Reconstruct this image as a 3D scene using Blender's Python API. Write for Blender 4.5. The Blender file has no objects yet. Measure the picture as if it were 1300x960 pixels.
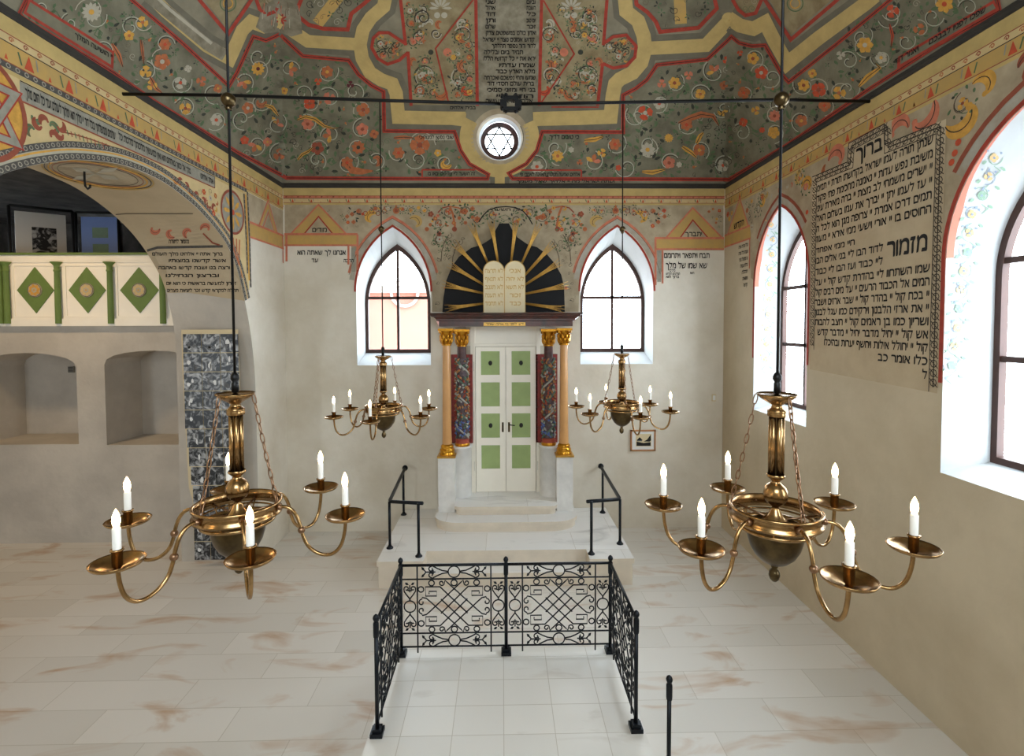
import bpy, math, random
import numpy as np
from mathutils import Vector, Matrix
from mathutils.bvhtree import BVHTree
from mathutils.geometry import tessellate_polygon
PI = math.pi
col = bpy.context.scene.collection
rnd = random.Random(7)

# ------------------------------------------------------------------ camera
F, PT, YW, RL = 642.85, math.radians(2.028), math.radians(1.107), math.radians(-.2034)
CAM = Vector((0, 0, 3.63))
def ray(px, py):
    a, b = px-650, py-435
    c, s = math.cos(RL), math.sin(RL)
    u, v = a*c+b*s, -a*s+b*c
    X, Zc = u/F, -v/F
    c, s = math.cos(PT), math.sin(PT)
    Y, Z = c+Zc*s, -s+Zc*c
    c, s = math.cos(YW), math.sin(YW)
    return Vector((X*c+Y*s, -X*s+Y*c, Z))
def on(px, py, ax, val):
    d = ray(px, py)
    return CAM + d*((val-CAM[ax])/d[ax])
def proj(P):
    P = Vector(P)-CAM
    c, s = math.cos(YW), math.sin(YW); X = P.x*c-P.y*s; Y = P.x*s+P.y*c
    c, s = math.cos(PT), math.sin(PT); Yc = Y*c-P.z*s; Zc = Y*s+P.z*c
    u, v = F*X/Yc, -F*Zc/Yc
    c, s = math.cos(RL), math.sin(RL)
    return (650+u*c-v*s, 435+u*s+v*c)
cd = bpy.data.cameras.new('camera'); cam = bpy.data.objects.new('camera', cd); col.objects.link(cam)
cd.sensor_width = 36; cd.lens = F/1300*36; cd.shift_y = -45/1300; cd.clip_end = 200; cd.clip_start = .05
fw = (on(650, 435, 1, 5)-CAM).normalized()
rt = (ray(1650, 435)-ray(650, 435)).normalized(); up = rt.cross(fw)
cam.matrix_world = Matrix(((rt.x, up.x, -fw.x, 0), (rt.y, up.y, -fw.y, 0), (rt.z, up.z, -fw.z, CAM.z), (0, 0, 0, 1)))
bpy.context.scene.camera = cam

# ------------------------------------------------------------------ materials
def lin(c):
    return tuple((x/255/12.92 if x/255 <= .04045 else ((x/255+.055)/1.055)**2.4) for x in c)
M = {}
def mat(name, c, rough=.8, metal=0, var=0.0, scale=4, c2=None, bump=0, emit=0, coat=0, bscale=None):
    m = bpy.data.materials.new(name); m.use_nodes = True; nt = m.node_tree; n = nt.nodes; b = n['Principled BSDF']
    b.inputs['Roughness'].default_value = rough; b.inputs['Metallic'].default_value = metal
    if coat: b.inputs['Coat Weight'].default_value = coat
    c = lin(c)
    if var or c2:
        tc = n.new('ShaderNodeTexCoord'); nz = n.new('ShaderNodeTexNoise'); nz.inputs['Scale'].default_value = scale
        nz.inputs['Detail'].default_value = 6; nz.inputs['Roughness'].default_value = .6
        nt.links.new(tc.outputs['Object'], nz.inputs['Vector'])
        cr = n.new('ShaderNodeValToRGB'); cr.color_ramp.elements[0].position = .33; cr.color_ramp.elements[1].position = .67
        cc2 = lin(c2) if c2 else tuple(x*(1-var) for x in c)
        cr.color_ramp.elements[0].color = (*cc2, 1); cr.color_ramp.elements[1].color = (*[min(1, x*(1+var*.5)) for x in c], 1)
        nt.links.new(nz.outputs['Fac'], cr.inputs['Fac']); nt.links.new(cr.outputs['Color'], b.inputs['Base Color'])
    else: b.inputs['Base Color'].default_value = (*c, 1)
    if bump:
        tc = n.new('ShaderNodeTexCoord'); nz = n.new('ShaderNodeTexNoise'); nz.inputs['Scale'].default_value = bscale or scale*6
        nz.inputs['Detail'].default_value = 8
        nt.links.new(tc.outputs['Object'], nz.inputs['Vector'])
        bp = n.new('ShaderNodeBump'); bp.inputs['Strength'].default_value = bump; bp.inputs['Distance'].default_value = .02
        nt.links.new(nz.outputs['Fac'], bp.inputs['Height']); nt.links.new(bp.outputs['Normal'], b.inputs['Normal'])
    if emit:
        b.inputs['Emission Color'].default_value = (*c, 1); b.inputs['Emission Strength'].default_value = emit
    M[name] = m; return m
mat('plaster', (226, 219, 205), .9, c2=(208, 198, 179), scale=1.1, bump=.25, bscale=9)
mat('plaster_warm', (206, 191, 164), .9, c2=(186, 170, 143), scale=.9, bump=.25, bscale=9)
mat('plaster_grey', (196, 188, 176), .9, var=.14, scale=1.6, bump=.3, bscale=9)
mat('plaster_white', (196, 199, 200), .9, var=.04, scale=3, bump=.15, bscale=12)
mat('fresco', (186, 170, 142), .9, c2=(156, 140, 114), scale=3.5, bump=.2, bscale=12)
mat('fresco_grey', (178, 174, 162), .9, c2=(160, 146, 124), scale=5)
mat('vault', (146, 138, 116), .9, c2=(116, 110, 92), scale=2.2, bump=.15, bscale=10)
mat('vault_panel', (134, 130, 108), .9, c2=(102, 96, 78), scale=3)
mat('vault_ochre', (160, 146, 112), .9, c2=(126, 108, 76), scale=4)
mat('vault_text', (152, 144, 124), .9, c2=(112, 104, 84), scale=6)
mat('v_grey', (112, 106, 90), .9, var=.15, scale=6)
mat('yellow', (194, 168, 108), .9, var=.14, scale=5)
mat('ochre', (196, 158, 88), .9, c2=(180, 150, 92), scale=6)
mat('ochre_pale', (206, 182, 132), .9, var=.1, scale=6)
mat('red', (168, 62, 46), .9, var=.25, scale=14)
mat('pink', (202, 120, 92), .9, var=.2, scale=10)
mat('redbrown', (150, 78, 56), .9, var=.2, scale=14)
mat('orange', (182, 106, 66), .9, var=.2, scale=16)
mat('orange_red', (196, 82, 50), .9, var=.2, scale=16)
mat('gold_paint', (210, 158, 70), .9, var=.2, scale=16)
mat('soffit', (190, 170, 138), .9, var=.1, scale=2)
mat('vine', (172, 172, 152), .9)
mat('cream', (180, 172, 152), .9, var=.1, scale=12)
mat('leaf', (92, 112, 78), .9, var=.25, scale=14)
mat('leaf_dark', (60, 62, 52), .9, var=.2, scale=14)
mat('blue_grey', (152, 147, 132), .9, var=.2, scale=12)
mat('blue_faint', (146, 160, 178), .9, var=.1, scale=12)
mat('leaf_faint', (146, 174, 152), .9, var=.1, scale=12)
mat('pink_wash', (206, 128, 108), .9)
mat('orange_faint', (222, 184, 134), .9, var=.1, scale=12)
mat('line', (58, 50, 42), .9)
mat('line_soft', (104, 90, 72), .9)
mat('ink', (24, 20, 18), .85)
mat('band_dark', (84, 80, 74), .9, var=.3, scale=30)
mat('band_light', (160, 152, 136), .9, var=.15, scale=20)
mat('wine', (92, 40, 44), .9)
mat('panel_paper', (198, 180, 150), .9, c2=(184, 164, 134), scale=3)
mat('cornice', (52, 48, 42), .85, var=.2, scale=5)
mat('iron', (26, 30, 36), .38, metal=.6)
mat('iron_dark', (18, 17, 17), .45, metal=.5)
mat('steel', (150, 146, 140), .3, metal=1)
mat('brass', (184, 148, 102), .25, metal=1, c2=(136, 108, 70), scale=14)
mat('brass_dark', (104, 88, 60), .32, metal=1, c2=(70, 58, 42), scale=12)
mat('copper', (146, 114, 88), .35, metal=1)
mat('candle', (240, 238, 232), .4)
mat('marble', (238, 236, 232), .45, c2=(208, 206, 202), scale=2.4)
mat('stone_riser', (228, 216, 198), .7, var=.1, scale=3)
mat('white_paint', (252, 246, 232), .5, var=.03, scale=3)
mat('green_paint', (158, 178, 116), .55, var=.08, scale=6)
mat('green_dark', (104, 128, 62), .6, var=.1, scale=6)
mat('tan_wood', (212, 158, 100), .3, var=.12, scale=3, coat=.3)
mat('gilt', (224, 164, 52), .28, metal=.85, c2=(176, 116, 30), scale=22)
mat('gilt_satin', (206, 160, 78), .35, metal=.6, var=.15, scale=20)
mat('marbled_wood', (86, 42, 34), .35, c2=(44, 30, 28), scale=9, coat=.3)
mat('shaft_dark', (96, 62, 58), .5, c2=(60, 36, 36), scale=10)
mat('red_board', (158, 50, 44), .6, c2=(104, 40, 34), scale=12)
mat('black_board', (10, 10, 14), .8)
mat('tablet', (226, 210, 172), .5, var=.06, scale=6)
mat('tablet_gold', (186, 146, 70), .4, metal=.3)
mat('carve_base', (104, 86, 88), .6, c2=(66, 54, 60), scale=24)
mat('carve_green', (92, 116, 100), .6); mat('carve_orange', (172, 120, 70), .6); mat('carve_blue', (84, 104, 160), .6)
mat('carve_white', (168, 166, 158), .6); mat('carve_red', (160, 70, 50), .6)
mat('paper_white', (228, 228, 226), .6); mat('paper_cream', (216, 198, 160), .8)
mat('wood_frame', (176, 122, 76), .5, var=.1); mat('window_wood', (62, 32, 20), .6, var=.12, scale=12)
mat('black', (12, 12, 12), .6); mat('photo_mid', (96, 96, 96), .5); mat('grey_plate', (140, 136, 126), .6)
mat('facade', (150, 98, 86), .9, var=.03); mat('facade_white', (160, 150, 144), .9)
mat('board_daylit', (140, 172, 244), .5)  # blue cast of daylight put into the board sheet's colour
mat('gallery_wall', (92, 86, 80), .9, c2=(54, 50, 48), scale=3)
m = mat('bulb', (255, 214, 150), .4); b = m.node_tree.nodes['Principled BSDF']
b.inputs['Emission Color'].default_value = (1, .68, .34, 1); b.inputs['Emission Strength'].default_value = 22
# glass that lets daylight through
m = bpy.data.materials.new('glass'); m.use_nodes = True; nt = m.node_tree; nt.nodes.clear()
o_ = nt.nodes.new('ShaderNodeOutputMaterial'); mx = nt.nodes.new('ShaderNodeMixShader'); mx.inputs[0].default_value = .05
t_ = nt.nodes.new('ShaderNodeBsdfTransparent'); g_ = nt.nodes.new('ShaderNodeBsdfGlossy'); g_.inputs['Roughness'].default_value = .05
nt.links.new(t_.outputs[0], mx.inputs[1]); nt.links.new(g_.outputs[0], mx.inputs[2]); nt.links.new(mx.outputs[0], o_.inputs[0]); M['glass'] = m

def brickmat(name, c1, c2, mortar, bw, rh, msize, stain, rough=.5, warm=.5, off=.5, loc=(0, 0, 0)):
    m = bpy.data.materials.new(name); m.use_nodes = True; nt = m.node_tree; n = nt.nodes; b = n['Principled BSDF']; L = nt.links.new
    tc = n.new('ShaderNodeTexCoord'); mp = n.new('ShaderNodeMapping'); L(tc.outputs['Object'], mp.inputs[0])
    mp.inputs['Location'].default_value = loc
    br = n.new('ShaderNodeTexBrick'); L(mp.outputs[0], br.inputs[0]); br.inputs['Scale'].default_value = 1
    br.inputs['Brick Width'].default_value = bw; br.inputs['Row Height'].default_value = rh; br.inputs['Mortar Size'].default_value = msize
    br.inputs['Color1'].default_value = (*lin(c1), 1); br.inputs['Color2'].default_value = (*lin(c2), 1); br.inputs['Mortar'].default_value = (*lin(mortar), 1)
    br.offset = off
    nz = n.new('ShaderNodeTexNoise'); nz.inputs['Scale'].default_value = 1.1; nz.inputs['Detail'].default_value = 7; nz.inputs['Distortion'].default_value = .8
    mp2 = n.new('ShaderNodeMapping'); L(tc.outputs['Object'], mp2.inputs[0]); mp2.inputs['Scale'].default_value = (1, 2.6, 1); L(mp2.outputs[0], nz.inputs[0])
    cr = n.new('ShaderNodeValToRGB'); cr.color_ramp.elements[0].position = warm; cr.color_ramp.elements[1].position = min(1, warm+.16)
    cr.color_ramp.elements[0].color = (0, 0, 0, 1); cr.color_ramp.elements[1].color = (.7, .7, .7, 1)
    L(nz.outputs['Fac'], cr.inputs[0])
    mx = n.new('ShaderNodeMix'); mx.data_type = 'RGBA'; L(cr.outputs[0], mx.inputs['Factor']); L(br.outputs['Color'], mx.inputs[6])
    mx.inputs[7].default_value = (*lin(stain), 1); L(mx.outputs[2], b.inputs['Base Color']); b.inputs['Roughness'].default_value = rough
    n2 = n.new('ShaderNodeTexNoise'); n2.inputs['Scale'].default_value = 9; n2.inputs['Detail'].default_value = 5; L(tc.outputs['Object'], n2.inputs[0])
    bp = n.new('ShaderNodeBump'); bp.inputs['Strength'].default_value = .12; L(n2.outputs['Fac'], bp.inputs['Height']); L(bp.outputs[0], b.inputs['Normal'])
    M[name] = m
brickmat('floor_stone', (226, 221, 213), (213, 208, 199), (194, 187, 174), 1.25, .395, .0035, (182, 136, 86), .4, .55)
brickmat('dais_stone', (238, 237, 235), (230, 227, 222), (200, 194, 184), 1.3, .62, .003, (176, 174, 172), .4, .6, loc=(.3, .1, 0))
brickmat('bimah_tile', (232, 228, 220), (224, 220, 212), (196, 188, 174), .42, .32, .003, (186, 174, 158), .4, .6, 0.0, loc=(.03, .08, 0))
# small black and white photographs: dark blobs on grey, different for every tile
m = bpy.data.materials.new('photo_print'); m.use_nodes = True; nt = m.node_tree; n = nt.nodes; b = n['Principled BSDF']; L = nt.links.new
tc = n.new('ShaderNodeTexCoord'); vo = n.new('ShaderNodeTexNoise'); vo.inputs['Scale'].default_value = 8; vo.inputs['Detail'].default_value = 5; vo.inputs['Distortion'].default_value = 1.5
L(tc.outputs['Object'], vo.inputs[0]); cr = n.new('ShaderNodeValToRGB'); cr.color_ramp.elements[0].position = .47; cr.color_ramp.elements[1].position = .66
cr.color_ramp.elements[0].color = (.006, .006, .007, 1); cr.color_ramp.elements[1].color = (.5, .5, .5, 1)
L(vo.outputs['Fac'], cr.inputs[0]); L(cr.outputs[0], b.inputs['Base Color']); b.inputs['Roughness'].default_value = .35; M['photo_print'] = m

# ------------------------------------------------------------------ mesh builder
class MB:
    def __init__(s): s.v = []; s.f = []; s.m = []; s.mats = []; s.smooth = []
    def mi(s, name):
        if name not in s.mats: s.mats.append(name)
        return s.mats.index(name)
    def add(s, vs, fs, mt, smooth=False):
        o = len(s.v); s.v += [tuple(v) for v in vs]; k = s.mi(mt)
        for f in fs: s.f.append(tuple(i+o for i in f)); s.m.append(k); s.smooth.append(smooth)
        return s
    def box(s, a, b_, mt, bevel=0):
        x0, y0, z0 = a; x1, y1, z1 = b_
        vs = [(x0, y0, z0), (x1, y0, z0), (x1, y1, z0), (x0, y1, z0), (x0, y0, z1), (x1, y0, z1), (x1, y1, z1), (x0, y1, z1)]
        return s.add(vs, [(0, 3, 2, 1), (4, 5, 6, 7), (0, 1, 5, 4), (1, 2, 6, 5), (2, 3, 7, 6), (3, 0, 4, 7)], mt)
    def tube(s, pts, r, mt, n=8, closed=False, flat=None):
        pts = [Vector(p) for p in pts]; N = len(pts)
        rs = r if isinstance(r, (list, tuple)) else [r]*N
        tan = []
        for i in range(N):
            if closed: t = pts[(i+1) % N]-pts[i-1]
            else: t = pts[min(i+1, N-1)]-pts[max(i-1, 0)]
            tan.append(t.normalized())
        ref = Vector((0, 0, 1)) if abs(tan[0].z) < .9 else Vector((1, 0, 0))
        nrm = (ref-tan[0]*ref.dot(tan[0])).normalized(); vs = []
        for i in range(N):
            nrm = (nrm-tan[i]*nrm.dot(tan[i])).normalized(); bi = tan[i].cross(nrm)
            for k in range(n):
                a = 2*PI*k/n; vs.append(pts[i]+(nrm*math.cos(a)+bi*math.sin(a))*rs[i])
        fs = []
        for i in range(N if closed else N-1):
            for k in range(n):
                j = (i+1) % N
                fs.append((i*n+k, i*n+(k+1) % n, j*n+(k+1) % n, j*n+k))
        if not closed: fs += [tuple(range(n))[::-1], tuple((N-1)*n+k for k in range(n))]
        return s.add(vs, fs, mt, True)
    def lathe(s, prof, c, mt, n=24, a0=0, a1=2*PI, smooth=True):
        vs = []; full = abs(a1-a0-2*PI) < 1e-6; m_ = n if full else n+1
        for r, z in prof:
            for k in range(m_):
                a = a0+(a1-a0)*k/n; vs.append((c[0]+r*math.cos(a), c[1]+r*math.sin(a), c[2]+z))
        fs = []
        for i in range(len(prof)-1):
            for k in range(n):
                k2 = (k+1) % m_ if full else k+1
                fs.append((i*m_+k, i*m_+k2, (i+1)*m_+k2, (i+1)*m_+k))
        return s.add(vs, fs, mt, smooth)
    def sphere(s, c, r, mt, n=12, sz=1):
        return s.lathe([(max(1e-5, r*math.sin(PI*i/n)), -r*sz*math.cos(PI*i/n)) for i in range(n+1)], c, mt, n*2)
    def prism(s, poly, y0, y1, mt, ax=1, mt_side=None):
        """poly = list of 2D points; extruded along axis ax from y0 to y1"""
        def P(p, h):
            return {0: (h, p[0], p[1]), 1: (p[0], h, p[1]), 2: (p[0], p[1], h)}[ax]
        N = len(poly); tri = tessellate_polygon([[Vector((p[0], p[1], 0)) for p in poly]])
        a = [P(p, y0) for p in poly]; b_ = [P(p, y1) for p in poly]
        s.add(a, tri, mt); s.add(b_, [t[::-1] for t in tri], mt)
        s.add(a+b_, [(i, (i+1) % N, (i+1) % N+N, i+N) for i in range(N)], mt_side or mt); return s
    def build(s, name, parent=None, origin=None):
        me = bpy.data.meshes.new(name); vs = s.v
        if origin is not None: vs = [(v[0]-origin[0], v[1]-origin[1], v[2]-origin[2]) for v in vs]
        me.from_pydata(vs, [], s.f)
        for m_ in s.mats: me.materials.append(M[m_])
        me.polygons.foreach_set('material_index', s.m); me.polygons.foreach_set('use_smooth', s.smooth); me.update()
        o = bpy.data.objects.new(name, me); col.objects.link(o)
        if parent: o.parent = parent
        return o
def tag(o, label=None, cat=None, group=None, kind=None):
    if label: o['label'] = label
    if cat: o['category'] = cat
    if group: o['group'] = group
    if kind: o['kind'] = kind
    return o
def empty(name, loc, label, cat, group=None):
    o = bpy.data.objects.new(name, None); col.objects.link(o); o.location = loc; o.empty_display_size = .1
    return tag(o, label, cat, group)
def part(mb, name, parent, label=None):
    """mesh given in world coordinates, parented under an Empty placed at its own location"""
    off = Vector((0, 0, 0)); p = parent
    while p: off += p.location; p = p.parent
    o = mb.build(name, parent, off)
    if label: o['label'] = label
    return o
def bez(pts, n=6):
    """Catmull-Rom through the points"""
    P = [Vector(p) for p in pts]; out = []
    for i in range(len(P)-1):
        p0 = P[max(i-1, 0)]; p1 = P[i]; p2 = P[i+1]; p3 = P[min(i+2, len(P)-1)]
        for k in range(n):
            t = k/n; out.append(.5*((2*p1)+(p2-p0)*t+(2*p0-5*p1+4*p2-p3)*t*t+(3*p1-p0-3*p2+p3)*t**3))
    out.append(P[-1]); return out

# ------------------------------------------------------------------ Hebrew lettering
_gl = {}
_tc = bpy.data.curves.new('lettering', 'FONT'); _tc.resolution_u = 2; _tc.fill_mode = 'NONE'
_to = bpy.data.objects.new('lettering', _tc); col.objects.link(_to)
def inside(x, y, poly):
    c = False
    for i in range(len(poly)):
        x1, y1 = poly[i]; x2, y2 = poly[i-1]
        if (y1 > y) != (y2 > y) and x < (x2-x1)*(y-y1)/(y2-y1)+x1: c = not c
    return c
def glyph(ch):
    if ch not in _gl:
        _tc.body = ch; bpy.context.view_layer.update()
        m_ = _to.to_mesh() if ch != ' ' else None; P0 = [(v.co.x, v.co.y) for v in m_.vertices] if m_ else []; nb = {}
        for e in (m_.edges if m_ else ()): nb.setdefault(e.vertices[0], []).append(e.vertices[1]); nb.setdefault(e.vertices[1], []).append(e.vertices[0])
        _to.to_mesh_clear(); seen = set(); loops = []
        for i in nb:
            if i in seen: continue
            L = [i]; seen.add(i)
            while True:
                nx = [j for j in nb[L[-1]] if j not in seen]
                if not nx: break
                L.append(nx[0]); seen.add(nx[0])
            loops.append([P0[j] for j in L])
        ar = lambda L: sum(L[k-1][0]*L[k][1]-L[k][0]*L[k-1][1] for k in range(len(L)))/2
        vs = []; fs = []
        if loops:
            sg = 1 if ar(max(loops, key=lambda L: abs(ar(L)))) > 0 else -1; sol = [L for L in loops if ar(L)*sg > 0]; hol = [L for L in loops if ar(L)*sg <= 0]
            for L in sol:
                hs = [h for h in hol if inside(h[0][0], h[0][1], L)]; T = tessellate_polygon([[Vector((p[0], p[1], 0)) for p in l] for l in [L]+hs])
                o_2 = len(vs); vs += [p for l in [L]+hs for p in l]; fs += [tuple(t+o_2 for t in tri) for tri in T]
        if vs:
            x0 = min(v[0] for v in vs); w = max(v[0] for v in vs)-x0; vs = [(v[0]-x0, v[1]) for v in vs]
        else: w = .28
        _gl[ch] = (vs, fs, w)
    return _gl[ch]

# ------------------------------------------------------------------ wall painter: paint lies on the wall's own mesh
class Paint:
    cnt = 0
    def __init__(s, mb, mapper, e1=(1, 0), e2=(0, 1)):
        s.mb = mb; s.map = mapper; s.e1 = e1; s.e2 = e2
    def lay(s, layer):
        Paint.cnt += 1; return .0016*layer+(Paint.cnt % 37)*.00004
    def poly(s, pts, mt, layer=1, off_=None):
        q = [s.map(p[0], p[1]) for p in pts]; h_ = off_ or s.lay(layer)
        if any(x is None for x in q): return
        s.mb.add([p+n*h_ for p, n in q], [tuple(range(len(q)))], mt)
    def fill(s, pts, mt, layer=1, step=12):
        """big area: clip a grid of cells to the polygon by testing cell corners (fine cells along the edge)"""
        tri = tessellate_polygon([[Vector((p[0], p[1], 0)) for p in pts]]); h_ = s.lay(layer)
        def sub(a, b_, c, d):
            L = max((a-b_).length, (b_-c).length, (c-a).length)
            if L < step or d > 9: s.poly([a, b_, c], mt, layer, h_); return
            l = [(a-b_).length, (b_-c).length, (c-a).length].index(L)
            if l == 0: m_ = (a+b_)/2; sub(a, m_, c, d+1); sub(m_, b_, c, d+1)
            elif l == 1: m_ = (b_+c)/2; sub(a, b_, m_, d+1); sub(a, m_, c, d+1)
            else: m_ = (c+a)/2; sub(a, b_, m_, d+1); sub(m_, b_, c, d+1)
        for t in tri: sub(*[Vector((pts[i][0], pts[i][1])) for i in t], 0)
    def stroke(s, pts, w, mt, layer=2, closed=False, step=7, taper=False, nw=1):
        P = [Vector((p[0], p[1])) for p in pts]
        if closed: P.append(P[0].copy())
        R = [P[0]]
        for a, b_ in zip(P, P[1:]):
            n = max(1, int((b_-a).length/step))
            for k in range(1, n+1): R.append(a.lerp(b_, k/n))
        N = len(R)
        if N < 2: return
        L, Rr = [], []
        for i in range(N):
            if closed: t0 = (R[i]-R[i-1 if i else -2]); t1 = (R[i+1 if i < N-1 else 1]-R[i])
            else: t0 = R[i]-R[i-1] if i else R[1]-R[0]; t1 = R[i+1]-R[i] if i < N-1 else R[i]-R[i-1]
            if t0.length < 1e-9: t0 = t1
            if t1.length < 1e-9: t1 = t0
            if t0.length < 1e-9: continue
            t0 = t0.normalized(); t1 = t1.normalized(); t = (t0+t1)
            t = t.normalized() if t.length > 1e-6 else t1
            nn = Vector((-t.y, t.x)); c = max(.35, nn.dot(Vector((-t1.y, t1.x))))
            hw = w/2/c
            if taper: hw *= max(.12, math.sin(PI*min(1, (i+.5)/N)**.8))
            L.append(R[i]+nn*hw); Rr.append(R[i]-nn*hw)
        rows = [[l.lerp(r_, k/nw) for k in range(nw+1)] for l, r_ in zip(L, Rr)]
        Q = [[s.map(p.x, p.y) for p in row] for row in rows]
        vs, fs, idx = [], [], {}; h_ = s.lay(layer)
        for i, row in enumerate(Q):
            for k, q in enumerate(row):
                if q is not None: idx[(i, k)] = len(vs); vs.append(q[0]+q[1]*h_)
        for i in range(len(Q)-1):
            for k in range(nw):
                key = [(i, k), (i, k+1), (i+1, k+1), (i+1, k)]
                if all(x in idx for x in key): fs.append(tuple(idx[x] for x in key))
        if fs: s.mb.add(vs, fs, mt)
    def disc(s, x, y, r, mt, layer=3, n=10, ry=None):
        s.poly([(x+r*math.cos(2*PI*k/n), y+(ry or r)*math.sin(2*PI*k/n)) for k in range(n)], mt, layer)
    def ring(s, x, y, r, w, mt, layer=2, n=20, ry=None):
        s.stroke([(x+r*math.cos(2*PI*k/n), y+(ry or r)*math.sin(2*PI*k/n)) for k in range(n)], w, mt, layer, True, step=1e9)
    def petal(s, x, y, a, r0, r1, w, mt, layer=3):
        c, s_ = math.cos(a), math.sin(a); m_ = (r0+r1)/2
        s.poly([(x+c*r-s_*d, y+s_*r+c*d) for r, d in ((r0, 0), (r0+(r1-r0)*.3, w*.4), (r0+(r1-r0)*.7, w*.5), (r1, 0), (r0+(r1-r0)*.7, -w*.5), (r0+(r1-r0)*.3, -w*.4))], mt, layer)
    def flower(s, x, y, r, n, c1, c2, a0=0, layer=4):
        for k in range(n): s.petal(x, y, a0+2*PI*k/n, r*.15, r, r*min(1.1, 4.2/n), c1, layer)
        s.disc(x, y, r*.28, c2, layer+1, 8)
    def spiral(s, x, y, r, a0, turns, w, mt, layer=3, d=1):
        n = int(14*turns)+4
        s.stroke([(x+r*(1-.85*k/n)*math.cos(a0+d*2*PI*turns*k/n), y+r*(1-.85*k/n)*math.sin(a0+d*2*PI*turns*k/n)) for k in range(n+1)], w, mt, layer, step=1e9)
    def acanthus(s, x, y, r, a, mt, d=1, edge='line', layer=3):
        """big curling leaf: fat hook with a wavy back"""
        pts = []; n = 14
        for k in range(n+1):
            t = k/n; ang = a+d*t*3.6; rr = r*(1-.62*t); pts.append((x+rr*math.cos(ang), y+rr*math.sin(ang)))
        s.stroke(pts, r*.85, mt, layer, taper=True, step=1e9); s.stroke(pts[:-3], r*.06, edge, layer+1, step=1e9); s.disc(pts[-2][0], pts[-2][1], r*.2, mt, layer+.5, 8)
    def text(s, st, x, y, h, mt='ink', width=None, layer=4, align='r', e1=None):
        """x, y = right end (or centre) of the line on its baseline; the string reads right to left"""
        e1 = e1 or s.e1; e2 = s.e2; k = h/.62; adv = 0; items = []
        for ch in st:
            g = glyph(ch); items.append((g, adv)); adv += g[2]+(.075 if ch != ' ' else .02)
        kx = width/adv if width else k
        off = adv*kx/2 if align == 'c' else 0
        for (vs, fs, w), a in items:
            if not vs: continue
            ox = -(a+w)*kx+off
            for q_, (jx, jy) in enumerate(((0, 0), (.012, .035), (-.012, -.03))):
                q = [s.map(x+e1[0]*(ox+(vx+jx)*kx)+e2[0]*(vy+jy)*k, y+e1[1]*(ox+(vx+jx)*kx)+e2[1]*(vy+jy)*k) for vx, vy in vs]
                if any(t is None for t in q): continue
                s.mb.add([p+n*(.0016*(layer+.2*q_)) for p, n in q], fs, mt)
def bvhmap(mb):
    t = BVHTree.FromPolygons([Vector(v) for v in mb.v], mb.f)
    def f(px, py):
        d = ray(px, py).normalized(); h = t.ray_cast(CAM, d)
        if h[0] is None: return None
        n = h[1]
        return (h[0], -n if n.dot(d) > 0 else n)
    return f
def xmap(X, sgn): return lambda a, b_: (Vector((X, a, b_)), Vector((sgn, 0, 0)))
def ymap(Y): return lambda a, b_: (Vector((a, Y, b_)), Vector((0, -1, 0)))
def holed(mb, outer, holes, f3, mt):
    loops = [[Vector((p[0], p[1], 0)) for p in l] for l in [outer]+holes]
    flat = [p for l in [outer]+holes for p in l]
    mb.add([f3(p) for p in flat], tessellate_polygon(loops), mt)

def frieze(P, a0, a1, zy, zp, zt, zb, sp, lowband='ochre_pale'):
    """yellow band, little curl band, row of red pyramids; heights top to bottom"""
    def st(z0, z1, m, l): P.fill([(a0, z0), (a1, z0), (a1, z1), (a0, z1)], m, l, step=1.2)
    st(zp, zy, 'yellow', 2.4); st(zt, zp, 'pink' if lowband == 'back' else 'ochre_pale', 2.4); st(zb, zt, 'ochre' if lowband != 'back' else 'ochre_pale', 2.4)
    for z in (zp, zt, zb): P.stroke([(a0, z), (a1, z)], .008, 'redbrown' if z != zt else 'line', 3.4, step=1.5)
    P.stroke([(a0, zb-.02), (a1, zb-.02)], .03, 'yellow', 2.8, step=1.5)
    n = int(abs(a1-a0)/(sp*.32)); h = zp-zt
    for k in range(n):
        a = a0+(a1-a0)*(k+.5)/n; P.spiral(a, (zp+zt)/2, h*.34, 0, 1.2, .009, 'orange' if k % 2 else 'redbrown', 4)
    n = int(abs(a1-a0)/sp); h = zt-zb
    for k in range(n):
        a = a0+(a1-a0)*(k+.5)/n
        P.poly([(a-h*.28, zb+h*.12), (a+h*.28, zb+h*.12), (a, zb+h*.88)], 'orange_red', 4.2)
        P.stroke([(a+h*.42, zb+h*.9), (a+h*.5, zb+h*.3)], .012, 'blue_grey', 4); P.stroke([(a-h*.42, zb+h*.2), (a-h*.6, zb+h*.8)], .014, 'leaf', 4)
        b = a+(a1-a0)/n*.5; P.poly([(b-h*.1, zb+h*.12), (b+h*.1, zb+h*.12), (b, zb+h*.42)], 'orange_red', 3)
def chain(P, pts, w, step=.075):
    """dark band with a row of light links"""
    P.stroke(pts, w, 'band_dark', 3, step=.15)
    V = [Vector((p[0], p[1])) for p in pts]; acc = 0
    for a, b_ in zip(V, V[1:]):
        L = (b_-a).length; d = step-acc
        while d < L:
            c = a.lerp(b_, d/L); P.ring(c.x, c.y, w*.30, w*.13, 'band_light', 4, n=7); d += step
        acc = (L-(d-step)) 
def offset(pts, d):
    V = [Vector((p[0], p[1])) for p in pts]; out = []
    for i in range(len(V)):
        t = (V[min(i+1, len(V)-1)]-V[max(i-1, 0)]).normalized(); out.append((V[i].x-t.y*d, V[i].y+t.x*d))
    return out
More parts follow.
